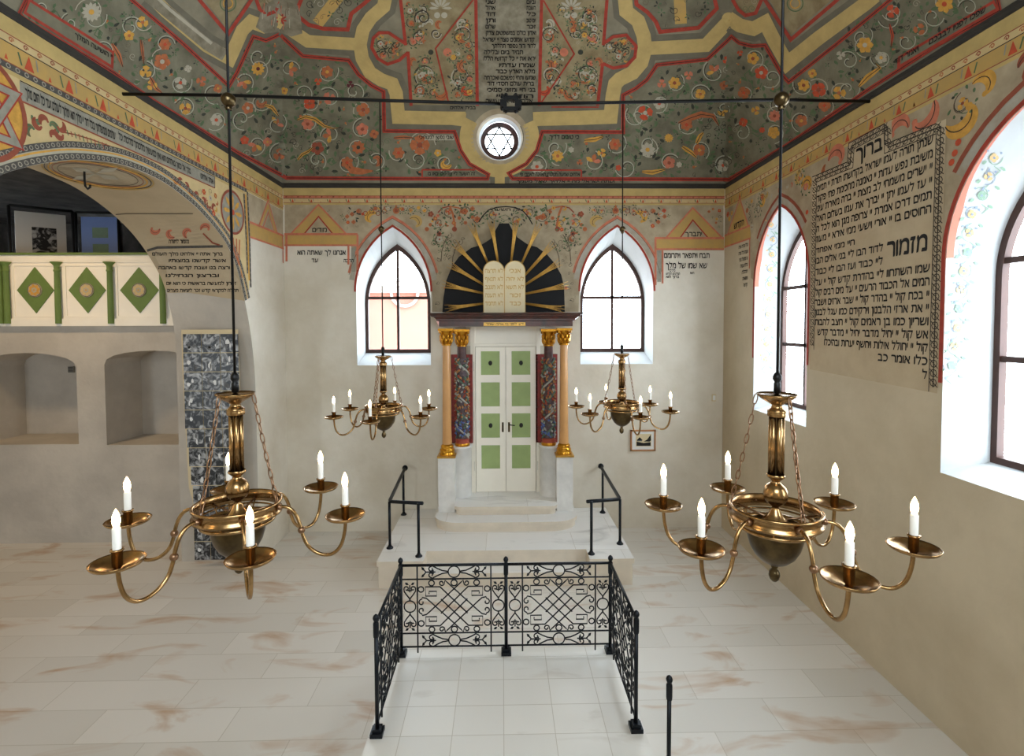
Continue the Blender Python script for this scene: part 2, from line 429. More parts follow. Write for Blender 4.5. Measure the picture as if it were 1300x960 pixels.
def vinefield(P, poly, R, rn, avoid=(), lines='vine'):
    xs = [p[0] for p in poly]; ys = [p[1] for p in poly]; pts = []; t = 0
    while t < 4000:
        t += 1; x = rn.uniform(min(xs), max(xs)); y = rn.uniform(min(ys), max(ys))
        if not all(inside(x+dx*R, y+dy*R, poly) for dx, dy in ((1, 0), (-1, 0), (0, 1), (0, -1))): continue
        if any(math.hypot(x-a, y-b_) < R*2.15 for a, b_ in pts): continue
        pts.append((x, y))
    for i, (x, y) in enumerate(pts):
        d = 1 if i % 2 else -1; a = rn.uniform(0, 6.28); r = R*rn.uniform(.85, 1.05)
        P.spiral(x, y, r, a, 1.15, R*.085, lines, 3, d); P.spiral(x+.03*R, y+.05*R, r*.92, a, 1.1, R*.06, 'line', 2.6, d); P.spiral(x, y, r*1.25, a+2.2, .45, R*.07, 'leaf', 2.5, -d)
        # stem leaving the scroll towards the nearest neighbour
        near = sorted(pts, key=lambda q: math.hypot(q[0]-x, q[1]-y))[1:3]
        for q in near:
            mx, my = (x+q[0])/2, (y+q[1])/2; ux, uy = q[0]-x, q[1]-y; L = math.hypot(ux, uy) or 1
            if L < R*4: P.stroke([(x+ux/L*r, y+uy/L*r), (mx-uy*.12, my+ux*.12), (q[0]-ux/L*r, q[1]-uy/L*r)], R*.07, 'leaf', 2.3, step=1e9)
        free = not any(math.hypot(x-a_, y-b_) < r_+R*.5 for a_, b_, r_ in avoid)
        if free:
            kk = rn.random()
            if kk < .62: P.flower(x, y, R*.55, rn.choice((3, 4, 5, 6)), rn.choice(('orange', 'gold_paint', 'orange', 'cream', 'pink')), rn.choice(('gold_paint', 'redbrown', 'orange_red')), a)
            elif kk < .8: P.acanthus(x, y, R*.5, a, rn.choice(('orange', 'gold_paint', 'cream')), d)
            else: P.petal(x, y, a, 0, R*.7, R*.4, 'orange'); P.petal(x, y, a+1.2, 0, R*.7, R*.35, 'pink'); P.petal(x, y, a-1.2, 0, R*.7, R*.35, 'gold_paint')
        for k in range(9):
            b_ = a+k*.7+rn.uniform(-.2, .2); rr = r*rn.uniform(1.0, 1.12)
            P.petal(x+rr*math.cos(b_), y+rr*math.sin(b_), b_+d*rn.uniform(.6, 1.3), 0, R*rn.uniform(.35, .62), R*.26, rn.choice(('leaf', 'leaf', 'leaf', 'leaf_dark')), 3.3)
def inside(x, y, poly):
    c = False
    for i in range(len(poly)):
        x1, y1 = poly[i]; x2, y2 = poly[i-1]
        if (y1 > y) != (y2 > y) and x < (x2-x1)*(y-y1)/(y2-y1)+x1: c = not c
    return c
def filler(P, poly, n, size, kinds, rn, mind=None, avoid=()):
    xs = [p[0] for p in poly]; ys = [p[1] for p in poly]; pts = []; tries = 0; mind = mind or size*1.5
    while len(pts) < n and tries < n*40:
        tries += 1; x = rn.uniform(min(xs), max(xs)); y = rn.uniform(min(ys), max(ys))
        if not all(inside(x+dx, y+dy, poly) for dx, dy in ((size, 0), (-size, 0), (0, size), (0, -size))): continue
        if any(math.hypot(x-a, y-b_) < mind for a, b_ in pts) or any(math.hypot(x-a, y-b_) < r+size*.6 for a, b_, r in avoid): continue
        pts.append((x, y))
    for x, y in pts:
        k = rn.choice(kinds); s = size*rn.uniform(.7, 1.1); a = rn.uniform(0, 6.28)
        if k == 'flower': P.flower(x, y, s*.8, rn.choice((4, 5, 6)), rn.choice(('orange', 'gold_paint', 'cream', 'orange_red')), rn.choice(('gold_paint', 'redbrown')), a)
        elif k == 'scroll': P.spiral(x, y, s, a, 1.3, s*.1, rn.choice(('cream', 'leaf', 'line_soft')), d=rn.choice((1, -1)))
        elif k == 'vine':
            P.spiral(x, y, s, a, .95, s*.09, 'cream', d=1); P.flower(x, y, s*.5, rn.choice((4, 5)), rn.choice(('orange', 'gold_paint', 'orange_red')), 'redbrown', a)
            for q in range(3): P.petal(x+s*1.05*math.cos(a+q*2), y+s*1.05*math.sin(a+q*2), a+q*2+1, 0, s*.6, s*.25, 'leaf')
        elif k == 'leaves':
            for q in range(4): P.petal(x, y, a+q*1.6, s*.1, s*.8, s*.3, rn.choice(('leaf', 'leaf', 'leaf_dark')))
        elif k == 'curl': P.acanthus(x, y, s*.8, a, rn.choice(('orange', 'gold_paint', 'cream', 'pink')), rn.choice((1, -1)))
        elif k == 'dark':
            P.spiral(x, y, s*.8, a, 1.2, s*.1, 'line', d=rn.choice((1, -1))); P.petal(x, y, a, s*.2, s, s*.25, 'leaf_dark')
        elif k == 'fruit':
            P.disc(x, y, s*.35, 'orange', 4); P.petal(x, y, a, s*.3, s*.9, s*.3, 'leaf'); P.petal(x, y, a+2.2, s*.3, s*.8, s*.25, 'gold_paint')
        elif k == 'lines':
            P.stroke([(x+s*math.cos(a+t*.5)*(.2+t*.2), y+s*math.sin(a+t*.5)*(.2+t*.2)) for t in range(6)], s*.09, 'line_soft', 3)
            P.stroke([(x, y), (x+s*.7*math.cos(a+2), y+s*.7*math.sin(a+2))], s*.08, 'line', 3)

XL, XR, YB, ZC = -3.756, 3.90, 8.85, 5.97
def lancet(w, z0, zs, za, n=12, cx=0):
    h = za-zs; R = (w*w+h*h)/(2*w); pts = [(cx-w, z0), (cx+w, z0)]
    for k in range(n+1):
        z = zs+h*k/n; x = w-R+math.sqrt(max(0, R*R-(z-zs)**2)); pts.append((cx+max(x, 0), z))
    for k in range(n-1, -1, -1):
        z = zs+h*k/n; x = w-R+math.sqrt(max(0, R*R-(z-zs)**2)); pts.append((cx-max(x, 0), z))
    return pts
def ruled(mb, A, B, mt, seg=1, skip=()):
    N = len(A)
    vs = [Vector(a).lerp(Vector(b_), k/seg) for k in range(seg+1) for a, b_ in zip(A, B)]
    mb.add(vs, [(k*N+i, k*N+(i+1) % N, (k+1)*N+(i+1) % N, (k+1)*N+i) for k in range(seg) for i in range(N) if i not in skip], mt)

def window(name, f3, w, z0, zs, za, cx, depth_dir, trans, mull=True):
    """f3 maps (a, z, depth) to world; frame of the casement plus panes"""
    root = MB(); t = .05
    A = lancet(w+.015, z0-.015, zs, za+.02, cx=cx); Bn = lancet(w-t, z0+t, zs, za-t*1.5, cx=cx)
    for d0, d1 in ((-.03, .035),):
        a0 = [f3(p[0], p[1], d0) for p in A]; b0 = [f3(p[0], p[1], d0) for p in Bn]; a1 = [f3(p[0], p[1], d1) for p in A]; b1 = [f3(p[0], p[1], d1) for p in Bn]
        ruled(root, a0, b0, 'window_wood'); ruled(root, b0, b1, 'window_wood'); ruled(root, a1, b1, 'window_wood')
    def bar(p, q, r):
        (a0, z0_), (a1, z1_) = p, q
        if a0 == a1: c = [(a0-r, z0_), (a0+r, z0_), (a1+r, z1_), (a1-r, z1_)]
        else: c = [(a0, z0_-r), (a1, z0_-r), (a1, z1_+r), (a0, z1_+r)]
        vs = [f3(x, z, d) for d in (-.022, .022) for x, z in c]
        root.add(vs, [(0, 1, 2, 3), (7, 6, 5, 4), (0, 4, 5, 1), (1, 5, 6, 2), (2, 6, 7, 3), (3, 7, 4, 0)], 'window_wood')
    for z in trans: bar((cx-w+.02, z), (cx+w-.02, z), .026)
    if mull: bar((cx, z0+.02), (cx, za-.06), .022)
    o = root.build(name); o['kind'] = 'structure'
    g = MB(); P = lancet(w-.03, z0+.03, zs, za-.05, cx=cx); g.add([f3(p[0], p[1], 0) for p in P], tessellate_polygon([[Vector((p[0], p[1], 0)) for p in P]]), 'glass')
    g.build('pane', o); return o

# ================================================================== BACK WALL
HB = lancet(.64, 2.93, 4.21, 5.32)
wb = MB()
cL, cR = -1.885, 2.01
def sh(l, c): return [(p[0]+c, p[1]) for p in l]
holed(wb, [(XL, 0), (XR, 0), (XR, 6.1), (XL, 6.1)], [sh(HB, cL), sh(HB, cR)], lambda p: (p[0], YB, p[1]), 'plaster')
IB = lancet(.585, 3.14, 4.0, 5.07)
for c in (cL, cR):
    ruled(wb, [(p[0]+c, YB, p[1]) for p in HB], [(p[0]+c, YB+.4, p[1]) for p in IB], 'plaster_white')
    window('window_%d' % (1 if c < 0 else 2), lambda a, z, d: (a, YB+.40+d, z), .585, 3.14, 4.0, 5.07, c, 1, (4.12,))
base_b = bvhmap(wb)
pb = Paint(wb, base_b, (1, 0), (0, -1))
hb = random.Random(3)
P3 = Paint(wb, ymap(YB), (1, 0), (0, 1))
def lanc_px(c, dw):
    return [(p[0], p[1]) for p in lancet(.64+dw, 2.93, 4.21, 5.32+dw*1.15, cx=c)[2:]]
# painted zone above and between the windows
pb.fill([(361.5, 238), (918.5, 238), (918.5, 287), (361.5, 287)], 'fresco', 1, step=40)
z1 = [(501.5, 286.5), (513, 291), (524, 301), (534, 316), (541, 334), (546, 352), (548.5, 375), (548.5, 396), (734.5, 396), (735, 375), (737, 352), (743, 332), (752, 314), (764, 299), (776, 289), (783, 286.5)]
pb.fill(z1, 'fresco', 1, step=40)
pb.fill([(361.5, 286), (500, 286.5), (490, 291), (478, 300), (466, 314), (458, 332), (455, 345), (446, 345), (446, 312), (361.5, 312)], 'fresco', 1, step=40)
pb.fill([(784, 286.5), (918.5, 286), (918.5, 318), (841, 318), (841, 345), (830, 345), (827, 328), (818, 310), (806, 297), (794, 289)], 'fresco', 1, step=40)
a0, a1 = XL+.01, XR-.01
frieze(P3, a0, a1, 5.985, 5.855, 5.81, 5.735, .31, 'back')
for c, zz in ((cL, 4.25), (cR, 4.1)):
    L = lanc_px(c, .02); P3.stroke([p for p in L if p[1] > 4.15], .035, 'red', 4, step=.1)
    L = lanc_px(c, .155); L = [p for p in L if p[1] > 4.45]; P3.stroke(L, .045, 'pink', 3, step=.1); P3.stroke([(p[0], p[1]-.03) for p in L], .008, 'line_soft', 4, step=.1)
    L = lanc_px(c, .09); P3.stroke([p for p in L if p[1] > 4.4], .085, 'fresco_grey', 2, step=.1)
# gable on the left with band, text below
def gable(ax, ay, bl, br, by, ia, ibl, ibr, hx0, hx1):
    pb.fill([(bl, by), (br, by), (ax, ay)], 'ochre', 2, step=30); pb.fill([(ibl, by), (ibr, by), (ax, ia)], 'fresco', 3, step=30)
    pb.stroke([(bl, by), (ax, ay), (br, by)], 2.0, 'pink', 4); pb.stroke([(ibl, by), (ax, ia), (ibr, by)], 1.6, 'red', 4)
    pb.fill([(hx0, by), (hx1, by), (hx1, by+14), (hx0, by+14)], 'ochre', 2, step=30)
    pb.stroke([(hx0, by), (hx1, by)], 2.8, 'pink', 4); pb.stroke([(hx0, by+14), (hx1, by+14)], 2.2, 'pink', 4)
gable(404.5, 260, 369, 440, 297.5, 275, 386, 423, 361, 454)
pb.stroke([(364, 298), (364, 332)], 2.6, 'pink', 5); pb.stroke([(442.5, 312), (442.5, 336)], 2.6, 'pink', 5); pb.stroke([(454, 298), (454, 350)], 2.6, 'pink', 5); pb.stroke([(448.5, 315), (448.5, 345)], 5, 'blue_grey', 3)
pb.text('מודים', 415, 294.5, 5, width=19); pb.text('אנחנו לך שאתה הוא', 439, 323.5, 5.4, width=62); pb.text('עד', 404, 333, 4.6); pb.text('הרבה', 449, 333, 4, width=13)
gable(879.4, 264, 845, 917, 302.5, 279.5, 863, 899, 831, 919)
pb.stroke([(832, 303), (832, 362)], 2.6, 'pink', 5); pb.stroke([(841, 318), (841, 360)], 2.2, 'pink', 5); pb.stroke([(836.6, 318), (836.6, 358)], 5, 'blue_grey', 3)
pb.text('יתברך', 891, 300, 5.4, width=22); pb.text('תבח ויתפאר ויתרומם', 900.5, 327.5, 6, width=58); pb.text('שא שמו של מלך', 897.5, 340.5, 6.4, width=53)
pb.text('מלכי', 857, 345, 3, width=8); pb.text('המלכים הקדוש', 863, 349, 2.6, width=18); pb.text('ברוך הוא', 862, 353, 2.8, width=17); pb.text('הוא', 881, 348, 2.6)
# bunches, leaves and small trees between the windows, mirrored about the ark
def sym(f):
    f(lambda x: x, 1); f(lambda x: 1284.5-x, -1)
def deco(X, d):
    F_ = lambda x, y, r, n, a, b_: pb.flower(X(x), y, r, n, a, b_)
    pb.acanthus(X(527), 284, 9, -2.4 if d > 0 else -.7, 'ochre', d); pb.disc(X(542), 291, 2.8, 'orange'); pb.disc(X(546.5), 285.5, 2.4, 'orange'); pb.disc(X(549), 281, 1.6, 'gold_paint')
    F_(547, 272, 4, 5, 'redbrown', 'orange'); F_(556, 274, 2.4, 5, 'pink', 'redbrown')
    pb.stroke([(X(571), 262), (X(575), 272), (X(577.5), 286), (X(577), 292)], 2.6, 'orange', 3); pb.disc(X(577), 291, 3.2, 'redbrown'); pb.stroke([(X(571), 262), (X(562), 264), (X(556), 270)], 1.6, 'redbrown', 3); pb.stroke([(X(571), 262), (X(582), 264), (X(590), 268)], 1.6, 'orange', 3)
    for x, y in ((583, 277), (586, 269), (591, 283), (600, 276)): F_(x, y, 2.6, 5, 'orange', 'redbrown')
    for k in range(9): pb.petal(X(594+5*math.cos(k)), 268+5*math.sin(k*1.3), k*1.1, 0, 5, 2, 'leaf')
    for q in range(2):
        x0, y0 = (560, 322) if q == 0 else (574, 330)
        pb.stroke([(X(x0), y0+10), (X(x0+1), y0-4), (X(x0+5), y0-16), (X(x0+10), y0-24)], 1.1, 'line_soft', 3)
        for k in range(6):
            pb.spiral(X(x0+(k-2.5)*4), y0-14-(k%3)*4, 4.5, k, .8, .55, 'line_soft', 4); pb.petal(X(x0+(k-2.5)*4), y0-12-(k%2)*5, k*1.4, 0, 4, 1.6, 'leaf')
    pb.flower(X(557.5), 297, 3.4, 5, 'redbrown', 'ink'); pb.flower(X(566), 366, 2.5, 5, 'pink', 'redbrown')
    pb.disc(X(503), 267.5, 4.2, 'orange'); pb.disc(X(503), 267.5, 2.2, 'redbrown', 4); pb.poly([(X(501), 264), (X(505), 264), (X(503), 259.5)], 'orange', 3)
    for k in range(5): pb.ring(X(488-k*8), 268+(k % 2)*3, 2.6, .8, 'redbrown', 3)
    for x, y in ((447, 272), (449, 282), (441, 275), (455, 268)): F_(x, y, 2.8, 4, 'orange', 'redbrown')
    for k in range(8): pb.petal(X(450+4*math.cos(k)), 272+6*math.sin(k*1.7), k*1.3, 0, 5, 2, 'leaf_dark')
    pb.acanthus(X(472), 278, 9, -.8 if d > 0 else -2.3, 'gold_paint', -d)
sym(deco)
filler(pb, [(462, 260), (545, 260), (545, 268), (462, 268)], 8, 3, ('lines', 'flower', 'curl'), hb)
vinefield(pb, [(548, 260), (738, 260), (738, 300), (715, 320), (700, 290), (570, 290), (560, 330), (548, 330)], 8, hb, lines='line_soft'); vinefield(pb, [(462, 259.5), (545, 259.5), (545, 275), (520, 275), (500, 268), (462, 275)], 5, hb, lines='line_soft'); vinefield(pb, [(745, 259.5), (830, 259.5), (830, 285), (800, 272), (745, 275)], 5, hb, lines='line_soft')
filler(pb, [(548, 260), (738, 260), (738, 300), (710, 300), (700, 290), (560, 290), (548, 330)], 34, 4.2, ('lines', 'leaves', 'flower', 'curl', 'lines'), hb)
filler(pb, [(552, 295), (600, 295), (565, 340), (560, 390), (550, 390)], 18, 3.5, ('lines', 'lines', 'leaves', 'dark'), hb)
filler(pb, [(690, 295), (745, 295), (735, 330), (733, 390), (722, 390), (712, 335)], 18, 3.5, ('lines', 'lines', 'leaves', 'dark'), hb)
filler(pb, [(410, 262), (470, 262), (460, 296), (443, 296)], 9, 3.6, ('lines', 'flower', 'leaves'), hb)
filler(pb, [(806, 262), (868, 262), (840, 300), (822, 300)], 9, 3.6, ('lines', 'flower', 'leaves'), hb)
filler(pb, [(890, 262), (917, 262), (917, 298)], 9, 3.0, ('flower', 'leaves', 'dark'), hb)
pb.stroke([(608, 282), (613, 274), (620, 267), (630, 263.5), (642, 262.5), (654, 263.5), (664, 268), (671, 276), (676, 285)], 1.4, 'ink', 4); pb.text('זה השער', 660, 267.8, 3.2, width=36)
tag(wb.build('wall_back'), kind='structure')

# ================================================================== LEFT WALL with the great arch
half = [(0, 5.243), (.25, 5.232), (.505, 5.191), (.85, 5.10), (1.11, 4.998), (1.35, 4.88), (1.58, 4.733), (1.80, 4.48), (1.98, 4.12), (2.17, 3.55), (2.27, 3.0), (2.3, 2.5), (2.3, 0)]
hfar = [(0, 5.29), (.30, 5.275), (.60, 5.235), (.95, 5.13), (1.25, 5.0), (1.5, 4.85), (1.72, 4.67), (1.92, 4.46), (2.07, 4.25), (2.22, 3.85), (2.31, 3.4), (2.32, 2.6), (2.32, 0)]
AC = 5.457; XF = -4.95
def smooth_half(h): 
    a = [(p.x, p.y) for p in bez([(x, z, 0) for x, z in h[:-1]], 4)]+[h[-1]]; return a
H1, H2 = smooth_half(half), smooth_half(hfar)
arch1 = [(AC-d, z) for d, z in H1[::-1]]+[(AC+d, z) for d, z in H1[1:]]
arch2 = [(AC-d, z) for d, z in H2[::-1]]+[(AC+d, z) for d, z in H2[1:]]
wl = MB()
def arched(mb, arch, X, ztop, y0, y1, mt):
    poly = [(y0, 0), (y0, ztop), (y1, ztop), (y1, 0)]+arch[::-1]
    mb.add([(X, p[0], p[1]) for p in poly], tessellate_polygon([[Vector((p[0], p[1], 0)) for p in poly]]), mt)
arched(wl, arch1, XL, 6.1, -1.6, YB, 'plaster')
N = len(arch1)
sf = MB(); SV = [(XL, p[0], p[1]) for p in arch1]+[(XF, p[0], p[1]) for p in arch2]; SF = [(i, i+1, N+i+1, N+i) for i in range(N-1)]
sf.add(SV, [f for f in SF if SV[f[0]][2] < 4.0], 'plaster_grey'); sf.add(SV, [f for f in SF if SV[f[0]][2] >= 4.0], 'soffit')
sfmap = bvhmap(sf)
arched(wl, arch2, XF, 6.1, -1.6, 12.0, 'plaster_grey')
pl = Paint(wl, xmap(XL, 1), (1, 0), (0, 1)); ps = Paint(sf, sfmap, (1, 0), (0, -1))
hl = random.Random(5); LW = lambda x, y: (lambda p: (p.y, p.z))(on(x, y, 0, XL))
Y0, Y1 = 1.0, YB-.01
arcU = [p for p in arch1 if p[1] > 3.95]
o21 = offset(arcU, .15)
# painted spandrels
top = 5.6
lim = 7.62
pl.fill([(Y0, top), (lim, top), (lim, 4.15)]+[p for p in o21[::-1] if p[0] < lim-.02]+[(Y0, 4.0)], 'ochre_pale', 1, step=.4)
pl.fill([(lim, 5.6), (Y1, 5.6), (Y1, 5.17), (lim, 5.17)], 'fresco', 1, step=.4)
frieze(pl, Y0, Y1, 5.985, 5.855, 5.79, 5.64, .37)
chain(pl, [(Y0, 5.615), (7.6, 5.615)], .055)
pl.stroke([(Y0, 5.57), (7.5, 5.57)], .03, 'yellow', 2, step=1)
chain(pl, [(7.62, 5.62), (7.66, 4.9), (7.665, 4.2)], .04); chain(pl, [(7.52, 5.55), (7.56, 4.9), (7.575, 4.4)], .04); pl.stroke([(7.57, 5.55), (7.61, 4.9), (7.62, 4.3)], .04, 'gold_paint', 2, step=.3)
chain(pl, offset(arcU, .030), .056, .06); pl.stroke(offset(arcU, .08), .046, 'cream', 2, step=.3); pl.stroke(offset(arcU, .086), .015, 'gold_paint', 3, step=.3); chain(pl, offset(arcU, .128), .052, .055)
# inscription strip
A, B, C, D = (Y0, 5.54), (6.77, 5.575), (6.765, 5.43), (Y0, 5.385)
pl.fill([(4.09, 5.54), B, C, (4.09, 5.393)], 'blue_grey', 2, step=.4); pl.stroke([(4.09, 5.39), C], .014, 'redbrown', 4, step=.5); pl.stroke([(4.09, 5.545), B], .008, 'line', 4, step=.5); pl.stroke([C, B], .01, 'line', 4)
pl.text('אחד אלהינו', 6.73, 5.47, .062, width=.28); pl.text('מלך אל כמוך באלהים הוא ואין כמעשיך מלכותך מלכות כל', 6.25, 5.462, .062, width=1.15); pl.text('עולמים וממשלתך בכל דור יי מלך הוא ימלוך לעולם ועד כל היום מלך', 5.06, 5.44, .068, width=.93)
# hexagram medallion on the left, rosette on the right
cx, cz, R_ = 3.72, 5.23, .40
pl.disc(cx, cz, R_, 'gold_paint', 2, 30); pl.ring(cx, cz, R_, .04, 'redbrown', 4, 36)
for q in (0, 1):
    T = [(cx+R_*.93*math.cos(PI/2+q*PI+2*PI*k/3), cz+R_*.93*math.sin(PI/2+q*PI+2*PI*k/3)) for k in range(3)]
    pl.stroke(T, .075, 'red', 4+q*2, True, step=9); pl.stroke(T, .05, 'blue_grey', 5+q*2, True, step=9)
cx, cz, R_ = 7.2, 5.21, .29
pl.disc(cx, cz, R_, 'blue_grey', 2, 26); pl.ring(cx, cz, R_, .035, 'redbrown', 4, 30)
for k in range(8): pl.petal(cx, cz, k*PI/4, .05, .25, .06, 'gold_paint', 4)
pl.disc(cx, cz, .04, 'orange_red', 5)
for k in range(3): pl.stroke([(7.28+(k-1)*.09, 4.86), (7.28+(k-1)*.07, 4.68), (7.34, 4.5)], .035, 'orange', 3)
pl.stroke([(7.34, 4.55), (7.42, 4.32)], .02, 'orange', 3)
for k, (x, y) in enumerate(((43, 148), (49, 158), (57, 155), (66, 162), (75, 160), (76, 170), (40, 166), (67, 174))): p = LW(x, y); pl.acanthus(p[0], p[1], .055, .5+k*1.7, 'redbrown' if k % 3 else 'leaf', 1 if k % 2 else -1, edge='redbrown')
pl.stroke([LW(80, 168), LW(95, 171), LW(115, 177), LW(140, 186)], .012, 'redbrown', 3)
for k in range(11): p = LW(84+k*5, 165+k*1.7); q = LW(86+k*5, 172+k*1.9); pl.stroke([p, q], .01, 'redbrown' if k % 2 else 'leaf', 3)
filler(pl, [(6.1, 5.38), (6.85, 5.42), (6.9, 4.98), (7.0, 4.85), (6.5, 5.2)], 12, .05, ('scroll', 'curl', 'flower'), hl)
for k in range(8): pl.acanthus(*LW(222+k*7, 227+k*5.4), .055, k, 'redbrown', 1 if k % 2 else -1, edge='redbrown')
# gable next to the corner
for P_, m_, w_ in (([(7.95, 5.16), (8.28, 5.64), (8.6, 5.16)], 'pink', .03), ([(8.08, 5.16), (8.28, 5.45), (8.5, 5.16)], 'pink', .025), ([(8.0, 5.16), (8.28, 5.55), (8.56, 5.16)], 'ochre', .05)): pl.stroke(P_, w_, m_, 4 if m_ == 'pink' else 3, step=.3)
pl.fill([(7.67, 5.17), (Y1, 5.17), (Y1, 4.95), (7.67, 4.95)], 'ochre', 2, step=.4); pl.stroke([(7.67, 5.17), (Y1, 5.17)], .035, 'pink', 4, step=.5); pl.stroke([(7.67, 4.95), (Y1, 4.95)], .03, 'pink', 4, step=.5); pl.stroke([(Y1-.04, 5.16), (Y1-.04, 4.7)], .035, 'pink', 5)
# soffit of the arch: medallion, inscription, chain along both edges
def ell(cx, cy, rx, ry, rot, n=40): return [(cx+rx*math.cos(2*PI*k/n)*math.cos(rot)-ry*math.sin(2*PI*k/n)*math.sin(rot), cy+rx*math.cos(2*PI*k/n)*math.sin(rot)+ry*math.sin(2*PI*k/n)*math.cos(rot)) for k in range(n)]
upper = [p for p in arch1 if p[1] > 4.55]
ps.fill(ell(124, 221, 72, 15, .17), 'fresco', 1, step=14)
for r, m_, w_ in ((72, 'ochre', 1.6), (69, 'line', .8), (64, 'gold_paint', 1.8), (59, 'redbrown', .8), (52, 'line_soft', .8)): ps.stroke(ell(124, 221, r, r*.215, .17), w_, m_, 3, True)
for k in range(4):
    a = .17+k*PI/2+.6; cx, cy = 121+25*math.cos(a), 220+7*math.sin(a)
    ps.poly([(121, 220), (cx-8*math.sin(a), cy+3*math.cos(a)), (121+42*math.cos(a), 220+11*math.sin(a)), (cx+8*math.sin(a), cy-3*math.cos(a))], 'cream', 3)
ps.stroke([(147, 272), (160, 271), (245, 271)], 1.2, 'line_soft', 3)
ps.fill([(186, 319), (304, 316), (305, 371), (212, 372), (198, 342)], 'panel_paper', 1, step=14)
ps.stroke([(187, 318), (200, 314), (283, 312.5)], 3.2, 'band_dark', 3)
for i, (xr, xl, y) in enumerate(((283, 193, 324), (287, 214, 332.5), (292, 201, 341.5), (278, 210, 351.5), (300, 211, 361.5), (303, 212, 370.5))):
    ps.text(('ברוך אתה יי אלהינו מלך העולם', 'אשר קדשנו במצותיו', 'ורצה בנו ושבת קדשו באהבה', 'וברצון הנחילנו', 'זכרון למעשה בראשית כי הוא יום', 'תחלה למקראי קדש זכר ליציאת מצרים')[i], xr, y, 3.8, width=xr-xl)
ps.text('מזמור לתודה', 240, 308.5, 4.5, width=26)
for k in range(4): ps.acanthus(196+22*k, 290+6*math.sin(k), 7, k, 'pink', 1)
ps.stroke([(258, 296), (270, 308), (279, 311)], 2, 'redbrown', 3)
ps.stroke([(184.5, 318), (193, 332), (203, 349), (209, 362), (213, 376)], 3, 'band_dark', 3)
ofs = len(wl.v); wl.v += sf.v
for f, k, sm in zip(sf.f, sf.m, sf.smooth): wl.f.append(tuple(i+ofs for i in f)); wl.m.append(wl.mi(sf.mats[k])); wl.smooth.append(sm)
tag(wl.build('wall_left'), kind='structure')

# ================================================================== RIGHT WALL
HR = lancet(.685, 2.30, 4.2, 5.28); IR = lancet(.60, 2.42, 4.02, 5.03)
wr = MB(); cents = (7.08, 3.71, .35)  # last centre: unseen window added for its daylight
holed(wr, [(-1.6, 0), (YB, 0), (YB, 6.1), (-1.6, 6.1)], [sh(HR, c) for c in cents], lambda p: (XR, p[0], p[1]), 'plaster_warm')
for i, c in enumerate(cents):
    ruled(wr, [(XR, p[0]+c, p[1]) for p in HR], [(XR+.4, p[0]+c, p[1]) for p in IR], 'plaster_white')
    NQ = len(HR); ruled(wr, [(XR+.001, p[0]*.996+c, p[1]-.003 if p[1] > 4.2 else p[1]) for p in HR], [(XR+.055, p[0]*.98+c, p[1]-.025 if p[1] > 4.2 else p[1]) for p in HR], 'pink_wash', skip=(0, 1, NQ-1))
    window('window_%d' % (3+i), lambda a, z, d: (XR+.40+d, a, z), .60, 2.42, 4.02, 5.03, c, 1, (4.16, 3.32))
pr = Paint(wr, xmap(XR, -1), (-1, 0), (0, 1)); prx = Paint(wr, bvhmap(wr), (1, 0), (0, -1))
hr = random.Random(9)
fr = [(-1.5, 5.7), (YB-.01, 5.7), (YB-.01, 5.2), (7.95, 5.2), (7.75, 4.6)]
out3 = lancet(.685+.02, 2.30, 4.2, 5.30, cx=cents[0])[2:]; out4 = lancet(.705, 2.3, 4.2, 5.30, cx=cents[1])[2:]; out5 = lancet(.705, 2.3, 4.2, 5.30, cx=cents[2])[2:]
up = lambda L: [p for p in L if p[1] > 4.25]
pr.fill([(-1.5, 5.72), (YB-.01, 5.72), (YB-.01, 5.18), (7.95, 5.18), (7.88, 4.35)]+up(out3)+[(6.35, 4.26), (6.35, 3.4), (4.43, 3.4), (4.43, 4.26)]+up(out4)+[(2.96, 4.26), (1.1, 4.26)]+up(out5)+[(-1.5, 4.26)], 'fresco', 1, step=.5)
frieze(pr, -1.5, YB-.01, 5.985, 5.855, 5.79, 5.66, .36)
for c in cents:
    for dw, m_, w_, zm, ly in ((.02, 'red', .04, 3.1, 4), (.15, 'redbrown', .045, 4.95, 3), (.085, 'fresco_grey', .08, 4.85, 2)):
        L = lancet(.685+dw, 2.3, 4.2, 5.28+dw*1.1, cx=c)[2:]
        if zm < 4: L = [(L[0][0], zm)]+L+[(L[-1][0], zm)]
        pr.stroke([p for p in L if p[1] >= zm and p[0] < 7.9 or p[1] >= 4.85], w_, m_, ly, step=.15)
# psalm panel
pr.fill([(6.33, 5.40), (5.66, 5.385), (5.66, 5.61), (5.12, 5.63), (5.1, 5.38), (4.445, 5.39), (4.445, 3.0), (6.33, 3.05)], 'panel_paper', 2, step=.5)
bd = [(6.29, 3.35), (6.29, 5.42), (5.645, 5.40), (5.63, 5.60), (5.10, 5.61), (5.09, 5.40), (4.475, 5.37), (4.485, 3.05)]
pr.stroke(bd, .10, 'panel_paper', 3, step=.3); pr.stroke(bd[1:], .012, 'line', 5, step=.3)
pr.stroke([(p[0]+.045, p[1]+.045) for p in bd[1:7]], .01, 'ink', 5, step=.3); pr.stroke([(p[0]+(-.045 if i < 4 else .045), p[1]-.045) for i, p in enumerate(bd[:8])], .008, 'ink', 5, step=.3)
V = [Vector(p) for p in bd]
for a, b_ in zip(V, V[1:]):
    n = int((b_-a).length/.085); t = (b_-a).normalized(); nn = Vector((-t.y, t.x))
    for k in range(n):
        c = a.lerp(b_, (k+.5)/n); pr.ring(c.x, c.y, .034, .008, 'line', 5, n=8)
        pr.stroke([c+nn*.045-t*.04, c-nn*.045+t*.04], .008, 'line', 5)
R0 = 4.555; Wd = 1.69
pr.text('ברוך', 5.17, 5.41, .13, width=.40)
